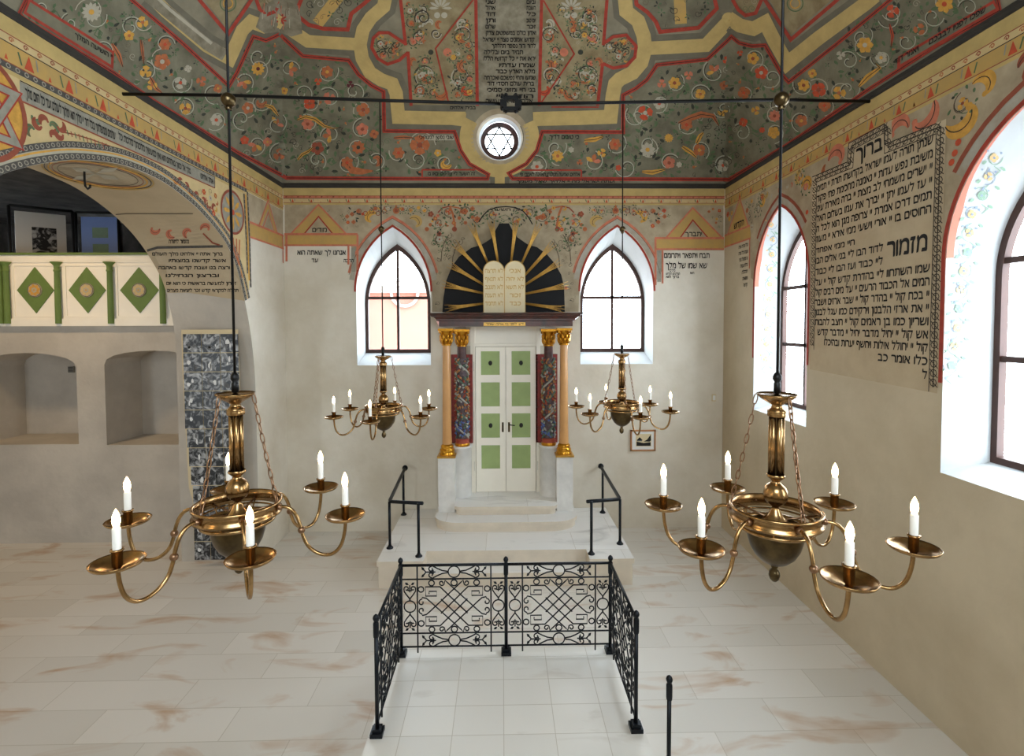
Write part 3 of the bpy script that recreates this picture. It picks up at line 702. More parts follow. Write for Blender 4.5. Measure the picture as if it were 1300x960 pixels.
L1 = [('שנתן תורה לעמו ישראל בקדושתו תורת יי תמימ', 5.255, Wd), ('משיבת נפש עדות יי נאמנה מחכימת פתי פקוד', 5.13, Wd), ('יי ישרים משמחי לב מצות יי ברה מאירת עיני', 5.01, Wd), ('יי עז לעמו יתן יי יברך את עמו בשלום האל', 4.885, Wd), ('תמים דרכו אמרת יי צרופה מגן הוא לכל ה', 4.76, Wd), ('החוסים בו יי אורי וישעי ממי אירא יי מעוז', 4.635, Wd)]
for t, z, w_ in L1: pr.text(t, R0, z, .072, width=w_)
pr.text('חיי ממי אפחד', 5.55, 4.50, .06, width=.7); pr.text('מזמור', 4.59, 4.30, .15, width=.50)
pr.text('לדוד הבו ליי בני אלים הבו', 5.13, 4.37, .07, width=1.12); pr.text('ליי כבוד ועז הבו ליי כבוד', 5.13, 4.235, .07, width=1.12)
L2 = ['שמו השתחוו ליי בהדרת קדש קול יי על', 'המים אל הכבוד הרעים יי על מים רבים קול', 'יי בכח קול יי בהדר קול יי שבר ארזים וישבר', 'יי את ארזי הלבנון וירקידם כמו עגל לבנון', 'ושריון כמו בן ראמים קול יי חצב להבות', 'אש קול יי יחיל מדבר יחיל יי מדבר קדש']
for i, t in enumerate(L2): pr.text(t, R0, 4.10-.122*i, .072, width=Wd-(.06 if i == 5 else 0))
pr.text('קול יי יחולל אילות ויחשף יערות ובהיכלו', R0, 3.37, .072, width=1.5); pr.text('כלו אומר כב', R0, 3.245, .072, width=.62); pr.text('ל', R0, 3.12, .07)
# big curling leaves beside the panel and in the spandrels
for x, z, r, a, m_, d in ((5.88, 5.52, .16, .3, 'pink', 1), (6.05, 5.45, .10, 1.2, 'orange', -1), (4.98, 5.51, .14, 3.2, 'pink', -1), (4.70, 5.545, .17, 2.6, 'pink', 1), (4.27, 5.40, .17, -.3, 'gold_paint', -1), (4.1, 5.52, .12, .8, 'gold_paint', 1), (3.72, 5.55, .09, 0, 'redbrown', 1), (3.3, 5.5, .13, 1, 'gold_paint', -1), (6.45, 5.37, .12, .2, 'gold_paint', 1), (6.62, 5.52, .10, 2, 'ochre', -1), (7.6, 5.45, .11, 1.4, 'gold_paint', 1), (7.45, 5.55, .07, 0, 'ochre', -1), (2.9, 5.4, .16, 1, 'pink', 1)): pr.acanthus(x, z, r, a, m_, d)
pr.disc(3.71, 5.47, .07, 'redbrown', 5); pr.disc(7.08, 5.50, .05, 'orange', 5)
for x, z in ((4.30, 5.17), (4.33, 5.09), (4.36, 5.02), (6.44, 5.05)): pr.disc(x, z, .03, 'orange_red', 4)
filler(pr, [(7.6, 5.62), (8.2, 5.62), (8.0, 5.25), (7.85, 5.0), (7.7, 5.2)], 14, .06, ('leaves', 'flower', 'dark'), hr)
filler(pr, [(8.4, 5.62), (8.8, 5.62), (8.8, 5.3), (8.6, 5.3)], 6, .06, ('leaves', 'flower'), hr)
vinefield(pr, [(6.35, 5.64), (7.85, 5.64), (7.75, 5.2), (7.4, 5.5), (6.7, 5.45), (6.4, 5.2)], .09, hr, lines='line_soft'); vinefield(pr, [(2.9, 5.62), (4.4, 5.62), (4.35, 5.2), (4.0, 5.5), (3.2, 5.5)], .1, hr, lines='line_soft')
filler(pr, [(6.35, 5.62), (7.6, 5.62), (7.4, 5.42), (6.7, 5.42)], 10, .05, ('lines', 'curl'), hr)
filler(pr, [(-1, 5.6), (3.2, 5.6), (2.8, 5.0), (1.3, 5.0), (.3, 5.5)], 16, .12, ('curl', 'leaves', 'flower'), hr)
# gable in the corner with its text
for P_, m_, w_ in (([(7.98, 5.17), (8.28, 5.68), (8.72, 5.17)], 'pink', .03),): pr.stroke(P_, w_, m_, 4, step=.3)
pr.fill([(8.0, 5.17), (8.7, 5.17), (8.28, 5.65)], 'ochre', 2, step=.5)
pr.fill([(7.93, 5.17), (YB-.01, 5.17), (YB-.01, 4.98), (7.9, 4.98)], 'ochre', 3, step=.5); pr.stroke([(7.93, 5.17), (YB-.01, 5.17)], .03, 'pink', 4, step=.5); pr.stroke([(7.9, 4.97), (YB-.01, 4.97)], .028, 'pink', 4, step=.5)
pr.stroke([(7.93, 4.97), (7.93, 4.5)], .03, 'pink', 4)
pr.text('הקדוש', 8.13, 5.22, .09, width=.36)
for i, (t, w_) in enumerate((('הלל והודיה שירה', .42), ('ושבחה הלל וזמרה', .42), ('עז וממשלה נצח', .38), ('גדלה וגבורה', .34), ('תהלה', .26), ('ותפארת', .22), ('קדשה', .18))): pr.text(t, 7.99, 4.86-.105*i, .05, width=w_*.75)
# faint vine in the window reveals
for k in range(12):
    y = 200+k*24; x = (1241-.12*(y-200)) if y > 250 else 1262-(y-200)*.35
    x += hr.uniform(-2, 2); prx.spiral(x, y, 11, k*2.0, 1.1, 1.0, ('leaf_faint', 'blue_faint')[k % 2], 2, (1, -1)[k % 2]); prx.flower(x, y, 6, (4, 3, 5)[k % 3], ('orange_faint', 'orange_faint', 'leaf_faint')[k % 3], 'blue_faint', k)
    prx.stroke([(x, y+11), (x+8*(-1)**k, y+17), (x, y+24)], 1.2, 'leaf_faint', 2); prx.petal(x-9, y+4, 2.6, 0, 8, 4, 'leaf_faint'); prx.disc(x+9, y-6, 1.6, 'blue_faint'); prx.disc(x-8, y-9, 1.4, 'blue_faint')
    prx.petal(x+8, y+12, .6, 0, 8, 4, 'leaf_faint'); prx.petal(x-5, y+13, 2.2, 0, 6, 3, 'blue_faint')
for k in range(10):
    y = 285+k*19; x = 982-.06*(y-285)-(3 if y < 300 else 0)
    prx.spiral(x, y, 7.5, k*2.0, 1.1, .8, 'blue_faint', 2, (1, -1)[k % 2]); prx.flower(x, y, 3.6, (4, 3)[k % 2], 'orange_faint', 'leaf_faint', k)
    prx.stroke([(x, y+8), (x+5*(-1)**k, y+13), (x, y+19)], 1.0, 'leaf_faint', 2); prx.disc(x-6, y-5, 1.2, 'orange_faint')
    prx.petal(x+4, y+9, .6, 0, 6, 2.6, 'leaf_faint')
prx.stroke([(1290, 160), (1262, 185), (1240, 215), (1222, 255), (1212, 300), (1206, 360)], 9, 'pink', 1) if False else None
tag(wr.build('wall_right'), kind='structure')

# ================================================================== VAULT
vb = MB(); NS = 150; HX, HY, HH = (XR-XL)/2, 9.0, 2.83; XC = (XR+XL)/2
th = [PI/2*i/NS for i in range(NS+1)]
def vz(x, y):
    sx = (HX-abs(x-XC))/HX; sy = min(1, (YB-y)/HY); s = max(0, min(sx, sy)); return ZC+HH*math.sqrt(max(0, 1-(1-s)**2))
for sg in (-1, 1):
    vs = []; fs = []
    for j in range(NS+2):
        for i in range(NS+1):
            x = XC+sg*(HX-HX*(1-math.cos(th[i]))); y = YB-HY*(1-math.cos(th[min(j, NS)])) if j <= NS else -1.6
            vs.append((x, y, ZC+HH*math.sin(min(th[i], th[min(j, NS)]))))
    W = NS+1
    for j in range(NS+1):
        for i in range(NS):
            a, b_, c, d = j*W+i, j*W+i+1, (j+1)*W+i+1, (j+1)*W+i
            fs += [(a, b_, c), (a, c, d)]
    vb.add(vs, fs, 'vault', True)
vmap = bvhmap(vb)
keep = [k for k, f in enumerate(vb.f) if min(math.hypot(proj(vb.v[i])[0]-635, proj(vb.v[i])[1]-174) if vb.v[i][1] > 7 else 99 for i in f) > 30.5]
vb.f = [vb.f[k] for k in keep]; vb.m = [vb.m[k] for k in keep]; vb.smooth = [False for k in keep]
pv = Paint(vb, vmap, (1, 0), (0, -1))
hv = random.Random(11)
MX = 1282.0   # mirror line x -> MX - x of the painted scheme
def yb(pts, w=17): # yellow ribbon with its grey borders
    pv.stroke(pts, w+15, 'v_grey', 1.4, nw=6, step=5); pv.stroke(pts, w, 'yellow', 4.2, nw=4, step=5)
# panels
backL = [(355, 43), (384.5, 70.6), (442.6, 76), (455, 94), (471.7, 108), (487, 116), (488, 166), (577, 167), (585, 191), (596, 208), (620, 221.5), (618.5, 227), (508, 227), (364, 226), (300, 193), (289, 186), (193, 127), (143, 92), (28.6, 23), (23, 17), (34, -6), (160, -6), (167, 0), (228, 52), (290, 109), (300, 92), (321, 46), (337, 51)]
backR = [(929, 46), (897.5, 75), (834, 82), (821, 101), (807, 112), (791, 120.5), (791, 167.5), (688.5, 167), (681.5, 191), (668, 208), (646, 220), (651, 227), (834, 227.6), (926, 228), (1000, 184), (1106, 112), (1190, 58), (1271, 13), (1267, -6), (1138, -6), (1060, 58), (1002, 104), (993, 94), (972, 57), (955, 58), (939, 54)]
for P_ in (backL, backR):
    pv.fill(P_, 'vault_panel', 1, step=10)
for P_ in ([(384.6, -6), (375, 17), (392, 31), (411, 36), (441.5, 37), (446, 17), (461.5, 4.6), (474, -6)], [(807, -6), (808, 5), (822, 15), (832.5, 27), (838, 40), (886.6, 34.7), (910, 10), (906, -6)]):
    pv.fill(P_, 'vault_panel', 1, step=10); 
    filler(pv, P_, 14, 7, ('scroll', 'dark', 'leaves', 'lines'), hv); pv.stroke([(P_[3][0]-8+(0 if P_[0][0] < 600 else 40), 30), (P_[3][0]+20+(0 if P_[0][0] < 600 else 10), -6)], 15, 'ochre', 2); pv.stroke(P_, 5, 'red', 5, True)
for P_ in ([(323, -6), (329, 11), (338, 18), (349, 14), (357, 0), (358, -6)], [(931, -6), (931, 0), (938, 12), (947, 19), (960, 16), (967, 0), (968, -6)]):
    pv.fill(P_, 'vault_ochre', 1, step=8); filler(pv, P_, 4, 5, ('curl', 'scroll'), hv); pv.stroke(P_, 4.4, 'red', 5, True)
# centre: three panels between red lines
pv.fill([(508, -6), (604, -6), (606, 133), (522, 133), (518, 65), (515, 57)], 'vault_ochre', 1, step=10)
pv.fill([(604, -6), (687.7, -6), (684.6, 133), (606, 133)], 'vault_text', 1, step=10)
pv.fill([(687.7, -6), (771, -6), (766, 57), (764, 80), (758.5, 133), (684.6, 133)], 'vault_ochre', 1, step=10)
ML = [(516, 55.5), (504, 48), (493.5, 41), (481.5, 41), (474, 48), (472, 60), (480, 74), (492, 81), (507, 76), (518, 66)]
MR = [(766, 55), (778.5, 46), (795, 44), (807.5, 58), (806, 72), (795, 83), (778.5, 86), (765, 80)]
for P_ in (ML, MR): pv.fill(P_, 'vault_ochre', 1, step=10)
# ribbons
cxs = lambda l: l
yb([(490, -6), (487, 8), (471, 22), (461, 37), (457, 56), (460, 74), (470, 92), (484, 101), (498, 106), (503, 118), (506, 148.5), (548, 149.5), (591, 150)], 17)
yb([(457, 56), (424, 54), (391, 52), (370, 38), (350, 24)], 16)
yb([(350, 24), (334, 33), (318, 27), (307, 38), (291, 74), (262, 58), (210, 14), (190, -6)], 17)
yb([(793, -6), (795, 14), (810, 26), (817, 45), (819, 61), (814, 79), (803, 92), (787, 100), (781, 106), (778, 120), (775, 148), (730, 149.5), (688, 150.5), (677, 151)], 18)
yb([(819, 61), (850, 59.5), (896, 57), (925, 26)], 17)
yb([(925, 22), (940, 32), (957, 36), (972, 28), (984, 52), (1000, 80), (1040, 48), (1100, 4), (1112, -6)], 18)
pv.stroke([(575, 150), (591, 152)], 17, 'yellow', 4.2)
arc = [(634+42*math.cos(a), 175+42*math.sin(a)) for a in [math.radians(212-k*8) for k in range(31)]]
pv.stroke(arc, 24, 'v_grey', 1, nw=3, step=6); pv.stroke(arc, 17, 'yellow', 4.2, nw=3, step=6)
pv.stroke([(634.5, 212), (634.5, 234)], 24, 'v_grey', 1, nw=2); pv.stroke([(634.5, 212), (634.5, 236)], 12.5, 'yellow', 4.2, nw=2)
for x, y, r in ((925, 24, 9), (350, 24, 8), (457, 56, 8), (819, 61, 9), (391, 52, 8), (896, 57, 8), (803, 92, 9), (470, 92, 8.5)): pv.disc(x, y, r, 'yellow', 4.2, 14)
for P_, m_ in (([(186, -6), (205, 9), (262, 56), (285, 70)], 'vault_text'), ([(196, -6), (215, 12), (268, 55)], 'cream')): pv.stroke(P_, 15 if m_ == 'vault_text' else 4, m_, 4.9 if m_ != 'cream' else 5.2, nw=3, step=6)
pv.fill([(333, 8), (352, -4), (378, 6), (382, 22), (384, 42), (370, 46), (352, 40), (336, 42), (324, 34)], 'vault_text', 5.0, step=6)
for k in range(26): x = hv.uniform(330, 380); y = hv.uniform(2, 30); pv.stroke([(x, y), (x+hv.uniform(-2, 2), y+hv.uniform(6, 12))], .8, hv.choice(('cream', 'line_soft', 'pink')), 5.4)
for k in range(8): pv.petal(357, 24, k*PI/4+.3, 0, 8, 2.4, 'red', 6)
# red outlines
for P_ in (backL, backR): pv.stroke(P_, 4.8, 'red', 5.5, True, step=8); pv.stroke(P_, .8, 'ink', 6.5, True, step=8)
for P_ in (ML, MR): pv.stroke(P_, 4, 'red', 5.5)
for P_, w_ in (([(508, -6), (515, 57)], 4), ([(518, 65), (522, 134)], 4), ([(604, -6), (606, 134)], 4), ([(687.7, -6), (684.6, 134)], 4), ([(771, -6), (766, 57)], 4), ([(765, 80), (758.5, 134)], 4), ([(603, -6), (600, 0), (553, 61), (569, 128)], 2), ([(690, 0), (729, 68), (687, 130)], 2), ([(700, 135.5), (760, 135.7)], 1.6)): pv.stroke(P_, w_, 'red', 5)
pv.stroke([(248, -6), (289, 43), (322, -6)], 4.6, 'red', 4); pv.stroke([(968, -6), (1004.5, 50), (1070, -6)], 4.6, 'red', 4)
pv.fill([(255, -6), (289, 38), (318, -6)], 'vault_ochre', 1); pv.fill([(974, -6), (1004.5, 44), (1062, -6)], 'vault_ochre', 1)
for x in (289, 1010): pv.ring(x, 4, 10, 1.4, 'leaf', 3); pv.ring(x, 4, 6, 1.4, 'gold_paint', 3)
# text boxes on the lower border
def box(P_, inner='vault_panel'): pv.fill(P_, inner, 5, step=12); pv.stroke(P_, 3.4, 'red', 6, True)
box([(1143, 73), (1263, 2), (1268, 11), (1142, 85)]); box([(36, 0), (142, 66), (141, 85), (30, 16)])
pv.text('שפכו לפניו לבבכם', 1253, 14.5, 6.5, width=84, e1=(.862, -.507), layer=8); pv.text('ויאמר דוד', 1168, 64, 6.5, width=36, e1=(.862, -.507), layer=8)
pv.text('יי הושיעה המלך', 141, 75, 5.6, width=56, e1=(.86, .51), layer=8)
pv.stroke([(536, 215.5), (603, 215.5)], 2, 'red', 6); pv.stroke([(536, 215.5), (536, 225)], 2, 'red', 6); pv.text('זה השער ליי צדיקים יבאו בו', 603, 222.5, 4, width=60, layer=7)
pv.stroke([(662, 216), (738, 216)], 2, 'red', 6); pv.stroke([(738, 216), (738, 226)], 2, 'red', 6); pv.text('אלהים שמעה תפלתי האזינה לאמרי פי', 736, 223.5, 4, width=76, layer=7)
pv.text('ועתה ישראל מה יי אלהיך שאל מעמך', 780, 232, 3, width=125, layer=7)
pv.fill([(531, 171), (577, 171), (577, 178), (531, 178)], 'cream', 3); pv.text('שובי נפשי למנוחיכי', 576, 176, 4.2, width=44, layer=7); pv.text('כי טובים דדיך', 735, 176, 4.8, width=38, layer=7)
pv.text('בבית אלהים', 604, 138, 3.6, width=33, layer=7)
for i, y in enumerate([4, 11.5, 19.5, 27.5, 35.5, 43.5, 52, 60, 68, 76, 84.5, 92.5, 100.5, 108, 116, 124, 130]):
    short = y < 36; x = 680.5
    if short: pv.text(('וביום', 'השבת', 'כל', 'יום טוב', 'זכר')[i], 680, y, 4.6, layer=7, width=12); pv.text(('שני', 'אהל', 'דוד', 'ותן', 'שלום')[i], 629, y, 4.8, layer=7, width=13)
    else: pv.text(('ואדון כולם במשפטים צדק', 'קדוש אמונים נוצר יי ישראל', 'לדור ודור נספר תהלתך', 'תמיד ביום ובלילה', 'יראו את יי כל קדושיו הללו', 'שמרו עדתיו', 'מלא הארץ כבוד', 'שמעו ותחי נפשכם ואכרתה', 'ברית עולם חסדי דוד', 'בני חיי ומזוני סמיכי', 'הודו ליי', 'אלהי ישראל עושה')[i-5], (680.5, 678.5, 680, 664, 679.5, 679, 679, 680, 678, 680, 677, 676)[i-5], y, 4.8, width=(64, 66, 56, 50, 66, 46, 50, 66, 60, 62, 48, 60)[i-5], layer=7)
# scroll work beside the text
def big(X, d):
    for x, y, r, a, t, m_ in ((537, 22, 11, 2.6, 1.5, 'line'), (553, 42, 7, 0, 1.4, 'line'), (532, 46, 9, 1, 1.3, 'line'), (540, 95, 15, 2.4, 1.4, 'line'), (586, 96, 15, 1.8, 1.2, 'cream'), (588, 44, 12, 3.6, 1.2, 'cream'), (534, 112, 9, 1, 1.2, 'line')):
        pv.spiral(X(x), y, r, a if d > 0 else PI-a, t, 1.5, m_, 3, d); pv.spiral(X(x)+1, y+1, r*.93, a if d > 0 else PI-a, t, 1.1, 'cream' if m_ == 'line' else 'line', 3, d)
    for x, y, r, a, m_ in ((532, 45, 6, 0, 'pink'), (526, 78, 6, 2, 'orange'), (543, 98, 7, 1, 'orange'), (558, 118, 9, -.5, 'orange'), (588, 46, 7, 1.2, 'orange'), (590, 82, 9, 1.4, 'orange'), (592, 112, 8, .3, 'orange_red'), (534, 118, 7, 3, 'orange'), (588, 30, 7, 2, 'cream'), (546, 30, 6, 3, 'cream')): pv.acanthus(X(x), y, r, a if d > 0 else PI-a, m_, d)
    for k in range(7): pv.petal(X(559), 10, -PI+k*PI/6, 2, 15, 3.5, 'cream')
    pv.acanthus(X(559), 30, 6, PI/2, 'orange', d); pv.disc(X(555), 19, 4, 'cream'); pv.disc(X(564), 19, 4, 'cream'); pv.disc(X(568), 66, 5.5, 'pink'); pv.disc(X(547), 66, 3.4, 'leaf_dark'); pv.disc(X(582), 68, 2.5, 'cream')
    for k in range(7): pv.disc(X(534+3*math.cos(k*2)), 30+4*math.sin(k*2.2), 1.3, 'cream', 5)
    for k in range(10): pv.petal(X(540+4*math.cos(k)), 92+6*math.sin(k*1.7), k*1.3, 0, 7, 2.8, ('cream', 'leaf')[k % 2], 4)
    for k in range(8): pv.petal(X(578+6*math.cos(k)), 104+5*math.sin(k*1.7), k*1.3, 0, 6, 2.4, ('cream', 'leaf_dark')[k % 2], 4)
    for x, y in ((489, 57), (497, 63), (486, 66), (502, 56)): pv.spiral(X(x), y, 5, y, 1.3, 1.1, 'line', 4); pv.petal(X(x), y, x, 0, 6, 3, 'orange', 4)
for P_ in ([(510, 2), (548, 2), (548, 60), (519, 60)], [(562, 60), (602, 2), (604, 128), (575, 128)], [(522, 70), (550, 70), (565, 128), (526, 128)], [(692, 20), (726, 68), (690, 122)], [(700, 2), (768, 2), (760, 60), (735, 66)], [(735, 72), (762, 72), (757, 128), (696, 128)], ML, MR):
    vinefield(pv, P_, 7, hv, lines='line'); filler(pv, P_, 26, 3.6, ('scroll', 'curl', 'leaves', 'scroll', 'lines'), hv)
big(lambda x: x, 1); big(lambda x: 1284-x if x > 515 else 1281-x, -1)
fl_l = [(533, 184, 13, 4, 'orange', 'redbrown'), (455, 187, 9, 8, 'orange', 'leaf_dark'), (506, 194, 8, 6, 'orange', 'orange_red'), (556, 194, 5, 5, 'gold_paint', 'cream'), (403, 188, 9, 5, 'redbrown', 'leaf_dark'), (461, 139, 9, 4, 'orange', 'redbrown'), (475, 170, 6, 4, 'orange', 'redbrown'), (393, 131, 8, 4, 'orange_red', 'redbrown'), (327, 87, 9, 10, 'gold_paint', 'wine'), (361, 115, 5, 4, 'gold_paint', 'orange'), (404, 103, 5, 3, 'orange_red', 'orange'), (445, 107, 5, 3, 'wine', 'wine'), (314, 137, 8, 5, 'orange', 'cream'), (115, 15, 13, 12, 'cream', 'gold_paint'), (205, 78, 11, 5, 'orange', 'cream'), (180, 28, 8, 3, 'gold_paint', 'orange'), (163, 45, 7, 5, 'gold_paint', 'orange'), (238, 87, 5, 4, 'cream', 'cream'), (255, 103, 7, 3, 'orange', 'pink'), (192, 108, 7, 3, 'gold_paint', 'orange'), (276, 112, 6, 4, 'orange', 'gold_paint'), (310, 178, 6, 5, 'orange_red', 'orange'), (339, 180, 6, 4, 'pink', 'gold_paint')]
fl_r = [(708, 198, 8, 8, 'gold_paint', 'orange'), (764, 194, 6, 3, 'gold_paint', 'orange'), (822, 190, 10, 8, 'cream', 'gold_paint'), (849, 175, 6, 12, 'gold_paint', 'gold_paint'), (819, 143, 10, 3, 'orange_red', 'cream'), (862, 209, 4, 6, 'cream', 'cream'), (785, 213, 4, 5, 'orange_red', 'orange_red'), (736, 206, 4, 3, 'orange', 'orange'), (725, 190, 4, 6, 'cream', 'cream'), (840, 106, 6, 3, 'pink', 'orange'), (874, 95, 6, 3, 'pink', 'orange'), (889, 119, 7, 4, 'gold_paint', 'orange'), (967, 92, 9, 5, 'orange_red', 'cream'), (922, 76, 5, 3, 'orange_red', 'pink'), (940, 67, 4, 3, 'orange_red', 'pink'), (919, 108, 6, 4, 'orange', 'redbrown'), (968, 165, 4, 6, 'orange_red', 'orange_red'), (984, 147, 8, 8, 'pink', 'redbrown'), (960, 140, 6, 3, 'gold_paint', 'orange'), (944, 155, 6, 4, 'orange_red', 'orange'), (1040, 114, 10, 4, 'orange_red', 'redbrown'), (1066, 118, 9, 3, 'gold_paint', 'orange'), (1099, 57, 11, 6, 'gold_paint', 'cream'), (1134, 14, 9, 3, 'orange_red', 'pink'), (1168, 37, 8, 3, 'orange', 'leaf'), (1200, 5, 12, 7, 'gold_paint', 'orange_red'), (1032, 93, 6, 4, 'gold_paint', 'orange'), (1068, 70, 6, 3, 'cream', 'cream'), (1085, 180, 1, 3, 'cream', 'cream')]
for k, (x, y, r, n, a, b_) in enumerate(fl_l+fl_r):
    pv.flower(x, y, r, n, a, b_, k); 
    if r > 7: pv.spiral(x, y, r*1.55, k*1.7, 1.05, 1.2, 'cream', 3, 1 if k % 2 else -1); pv.petal(x+r*1.5, y+r, k, 0, r*.9, r*.4, 'leaf'); pv.petal(x-r*1.5, y+r*.6, k+2, 0, r*.9, r*.4, 'leaf')
# orange dolphins, ribbons and arches of leaves
for pts, w_, m_ in (([(377, 152), (388, 148), (400, 151), (412, 160), (424, 163), (433, 161)], 5, 'gold_paint'), ([(378, 203), (384, 196), (392, 192), (398, 186)], 4, 'gold_paint'), ([(439, 206), (447, 216), (460, 218), (474, 217)], 9, 'orange'), ([(500, 175), (512, 174), (525, 175)], 5, 'orange'), ([(335, 133), (345, 136), (354, 148)], 5, 'gold_paint'), ([(815, 218), (828, 219), (845, 215)], 6, 'gold_paint'), ([(861, 156), (875, 150), (890, 145), (905, 147), (913, 160)], 8, 'orange'), ([(742, 178), (755, 177), (766, 173)], 6, 'gold_paint'), ([(866, 186), (878, 194), (884, 200)], 6, 'gold_paint'), ([(884, 182), (889, 172), (893, 168)], 6, 'gold_paint'), ([(141, 55), (150, 70), (155, 85)], 6, 'orange'), ([(190, 98), (197, 112), (205, 118)], 6, 'orange'), ([(1091, 110), (1102, 98), (1118, 86), (1112, 80)], 7, 'gold_paint'), ([(1130, 30), (1134, 45), (1132, 60)], 4, 'orange_red'), ([(178, 50), (180, 65), (182, 82)], 4, 'orange')):
    pv.stroke(pts, w_, m_, 4, taper=True, step=5); pv.stroke(pts, .9, 'line', 5, step=5)
avoid = [(x, y, r*1.2) for x, y, r, n, a, b_ in fl_l+fl_r]
vinefield(pv, backL, 15, hv, avoid=avoid+[(90, 35, 20), (60, 15, 20), (110, 58, 12)]); vinefield(pv, backR, 15, hv, avoid=avoid+[(1210, 40, 18), (1165, 65, 14), (1240, 18, 18)])
kinds = ('leaves', 'scroll', 'leaves', 'leaves', 'dark', 'fruit', 'lines')
box1 = [(23, -6), (160, -6), (290, 109), (289, 186), (142, 90), (142, 66), (36, 0)]
filler(pv, backL, 170, 5, kinds, hv, avoid=avoid+[(90, 35, 32), (60, 15, 25), (110, 58, 20)]); filler(pv, backR, 170, 5, kinds, hv, avoid=avoid+[(1210, 40, 30), (1165, 65, 22), (1240, 18, 26)])
filler(pv, [(365, 165), (400, 150), (420, 222), (372, 222)], 16, 6, ('dark', 'dark', 'leaves'), hv); filler(pv, [(890, 150), (925, 130), (925, 222), (900, 222)], 16, 6, ('dark', 'dark', 'leaves'), hv)
# round the oculus
rim = [(635+33.5*math.cos(2*PI*k/48), 174.3+33.5*math.sin(2*PI*k/48)) for k in range(48)]
pv.stroke(rim, 7, 'fresco', 4, True, step=20, nw=2)
# oculus tunnel
NR = 40; circ = lambda cx, cy, r: [(cx+r*math.cos(2*PI*k/NR), cy+r*math.sin(2*PI*k/NR)) for k in range(NR)]
oA = [vmap(*p)[0] for p in circ(635, 174, 32)]; oB = [on(*p, 1, YB+.10) for p in circ(635, 176.5, 27)]; oC = [on(*p, 1, YB+.42) for p in circ(634.3, 179.2, 23.5)]
ruled(vb, oA, oB, 'fresco'); ruled(vb, oB, oC, 'plaster_white')
tag(vb.build('ceiling'), kind='structure')
ow = MB(); o1 = [on(*p, 1, YB+.36) for p in circ(634.3, 179.4, 24)]; o2 = [on(*p, 1, YB+.36) for p in circ(634, 179.7, 18.2)]; o3 = [p+Vector((0, .05, 0)) for p in o2]
ruled(ow, o1, o2, 'marbled_wood'); ruled(ow, o2, o3, 'marbled_wood')
cc = on(634, 179.7, 1, YB+.37); rr = (o2[0]-cc).length
for q in (0, 1):
    tri = [(cc.x+rr*math.sin(2*PI*k/3+q*PI), cc.y, cc.z+rr*math.cos(2*PI*k/3+q*PI)) for k in range(3)]
    for k in range(3): ow.tube([tri[k], tri[(k+1) % 3]], .014, 'black', 6)
w6 = tag(ow.build('window_6'), kind='structure')
g = MB(); g.add(o3, [tuple(range(NR))], 'glass'); g.build('pane', w6)

# cornice moulding between wall and vault
prof = [(0, 0), (.018, 0), (.02, .02), (.034, .03), (.036, .06), (.02, .07), (0, .085)]
def run(name, A, B, inn):
    mb = MB(); A = Vector(A); B = Vector(B); inn = Vector(inn); n = len(prof)
    vs = [P+inn*d+Vector((0, 0, z)) for P in (A, B) for d, z in prof]
    mb.add(vs, [(i, i+1, n+i+1, n+i) for i in range(n-1)], 'cornice'); tag(mb.build(name), kind='structure')
run('trim_1', (XL, YB, 5.99), (XR, YB, 5.99), (0, -1, 0)); run('trim_2', (XL, -1.6, 5.985), (XL, YB, 5.985), (1, 0, 0)); run('trim_3', (XR, -1.6, 5.985), (XR, YB, 5.985), (-1, 0, 0))

# ================================================================== FLOOR, ANNEX
fl = MB(); fl.add([(-12, -1.6, 0), (4.4, -1.6, 0), (4.4, 12, 0), (-12, 12, 0)], [(0, 1, 2, 3)], 'floor_stone'); tag(fl.build('floor'), kind='structure')
YN = 8.51; na = MB()
def nich(x0, x1, z0, zs, za, n=10):
    c = (x0+x1)/2; w = (x1-x0)/2
    return [(x0, z0), (x1, z0)]+[(c+w*math.cos(PI*k/n), zs+(za-zs)*math.sin(PI*k/n)**.8) for k in range(n+1)]
N1, N2 = nich(-8.69, -7.06, 1.665, 2.93, 3.19), nich(-6.60, -4.98, 1.645, 2.99, 3.22)
holed(na, [(-12, 0), (XF+.0, 0), (XF+.0, 3.66), (-12, 3.66)], [N1, N2], lambda p: (p[0], YN, p[1]), 'plaster_grey')
for Nn in (N1, N2):
    ruled(na, [(p[0], YN, p[1]) for p in Nn], [(p[0], YN+.85, p[1]) for p in Nn], 'plaster_grey')
    na.add([(p[0], YN+.85, p[1]) for p in Nn], tessellate_polygon([[Vector((p[0], p[1], 0)) for p in Nn]]), 'plaster_grey')
tag(na.build('wall_niches'), kind='structure')
mb = MB(); holed(mb, [(-1.6, 0), (12, 0), (12, 6), (-1.6, 6)], [[(8.6, 4.7), (9.4, 4.7), (9.4, 5.8), (8.6, 5.8)]], lambda p: (-12, p[0], p[1]), 'plaster_grey'); tag(mb.build('wall_annex'), kind='structure')  # hole: unseen opening added to bring daylight onto the gallery boards
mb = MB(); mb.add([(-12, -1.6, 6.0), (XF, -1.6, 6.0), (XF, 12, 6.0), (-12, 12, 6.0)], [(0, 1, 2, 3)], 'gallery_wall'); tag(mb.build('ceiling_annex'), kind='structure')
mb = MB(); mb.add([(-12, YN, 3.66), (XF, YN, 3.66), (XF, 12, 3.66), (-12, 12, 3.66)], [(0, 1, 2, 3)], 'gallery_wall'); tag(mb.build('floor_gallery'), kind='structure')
gw = MB(); hx0 = on(127, 262, 1, 12).x; hx1 = on(150, 262, 1, 12).x; hz1 = on(127, 266, 1, 12).z; hz0 = hz1-1.3
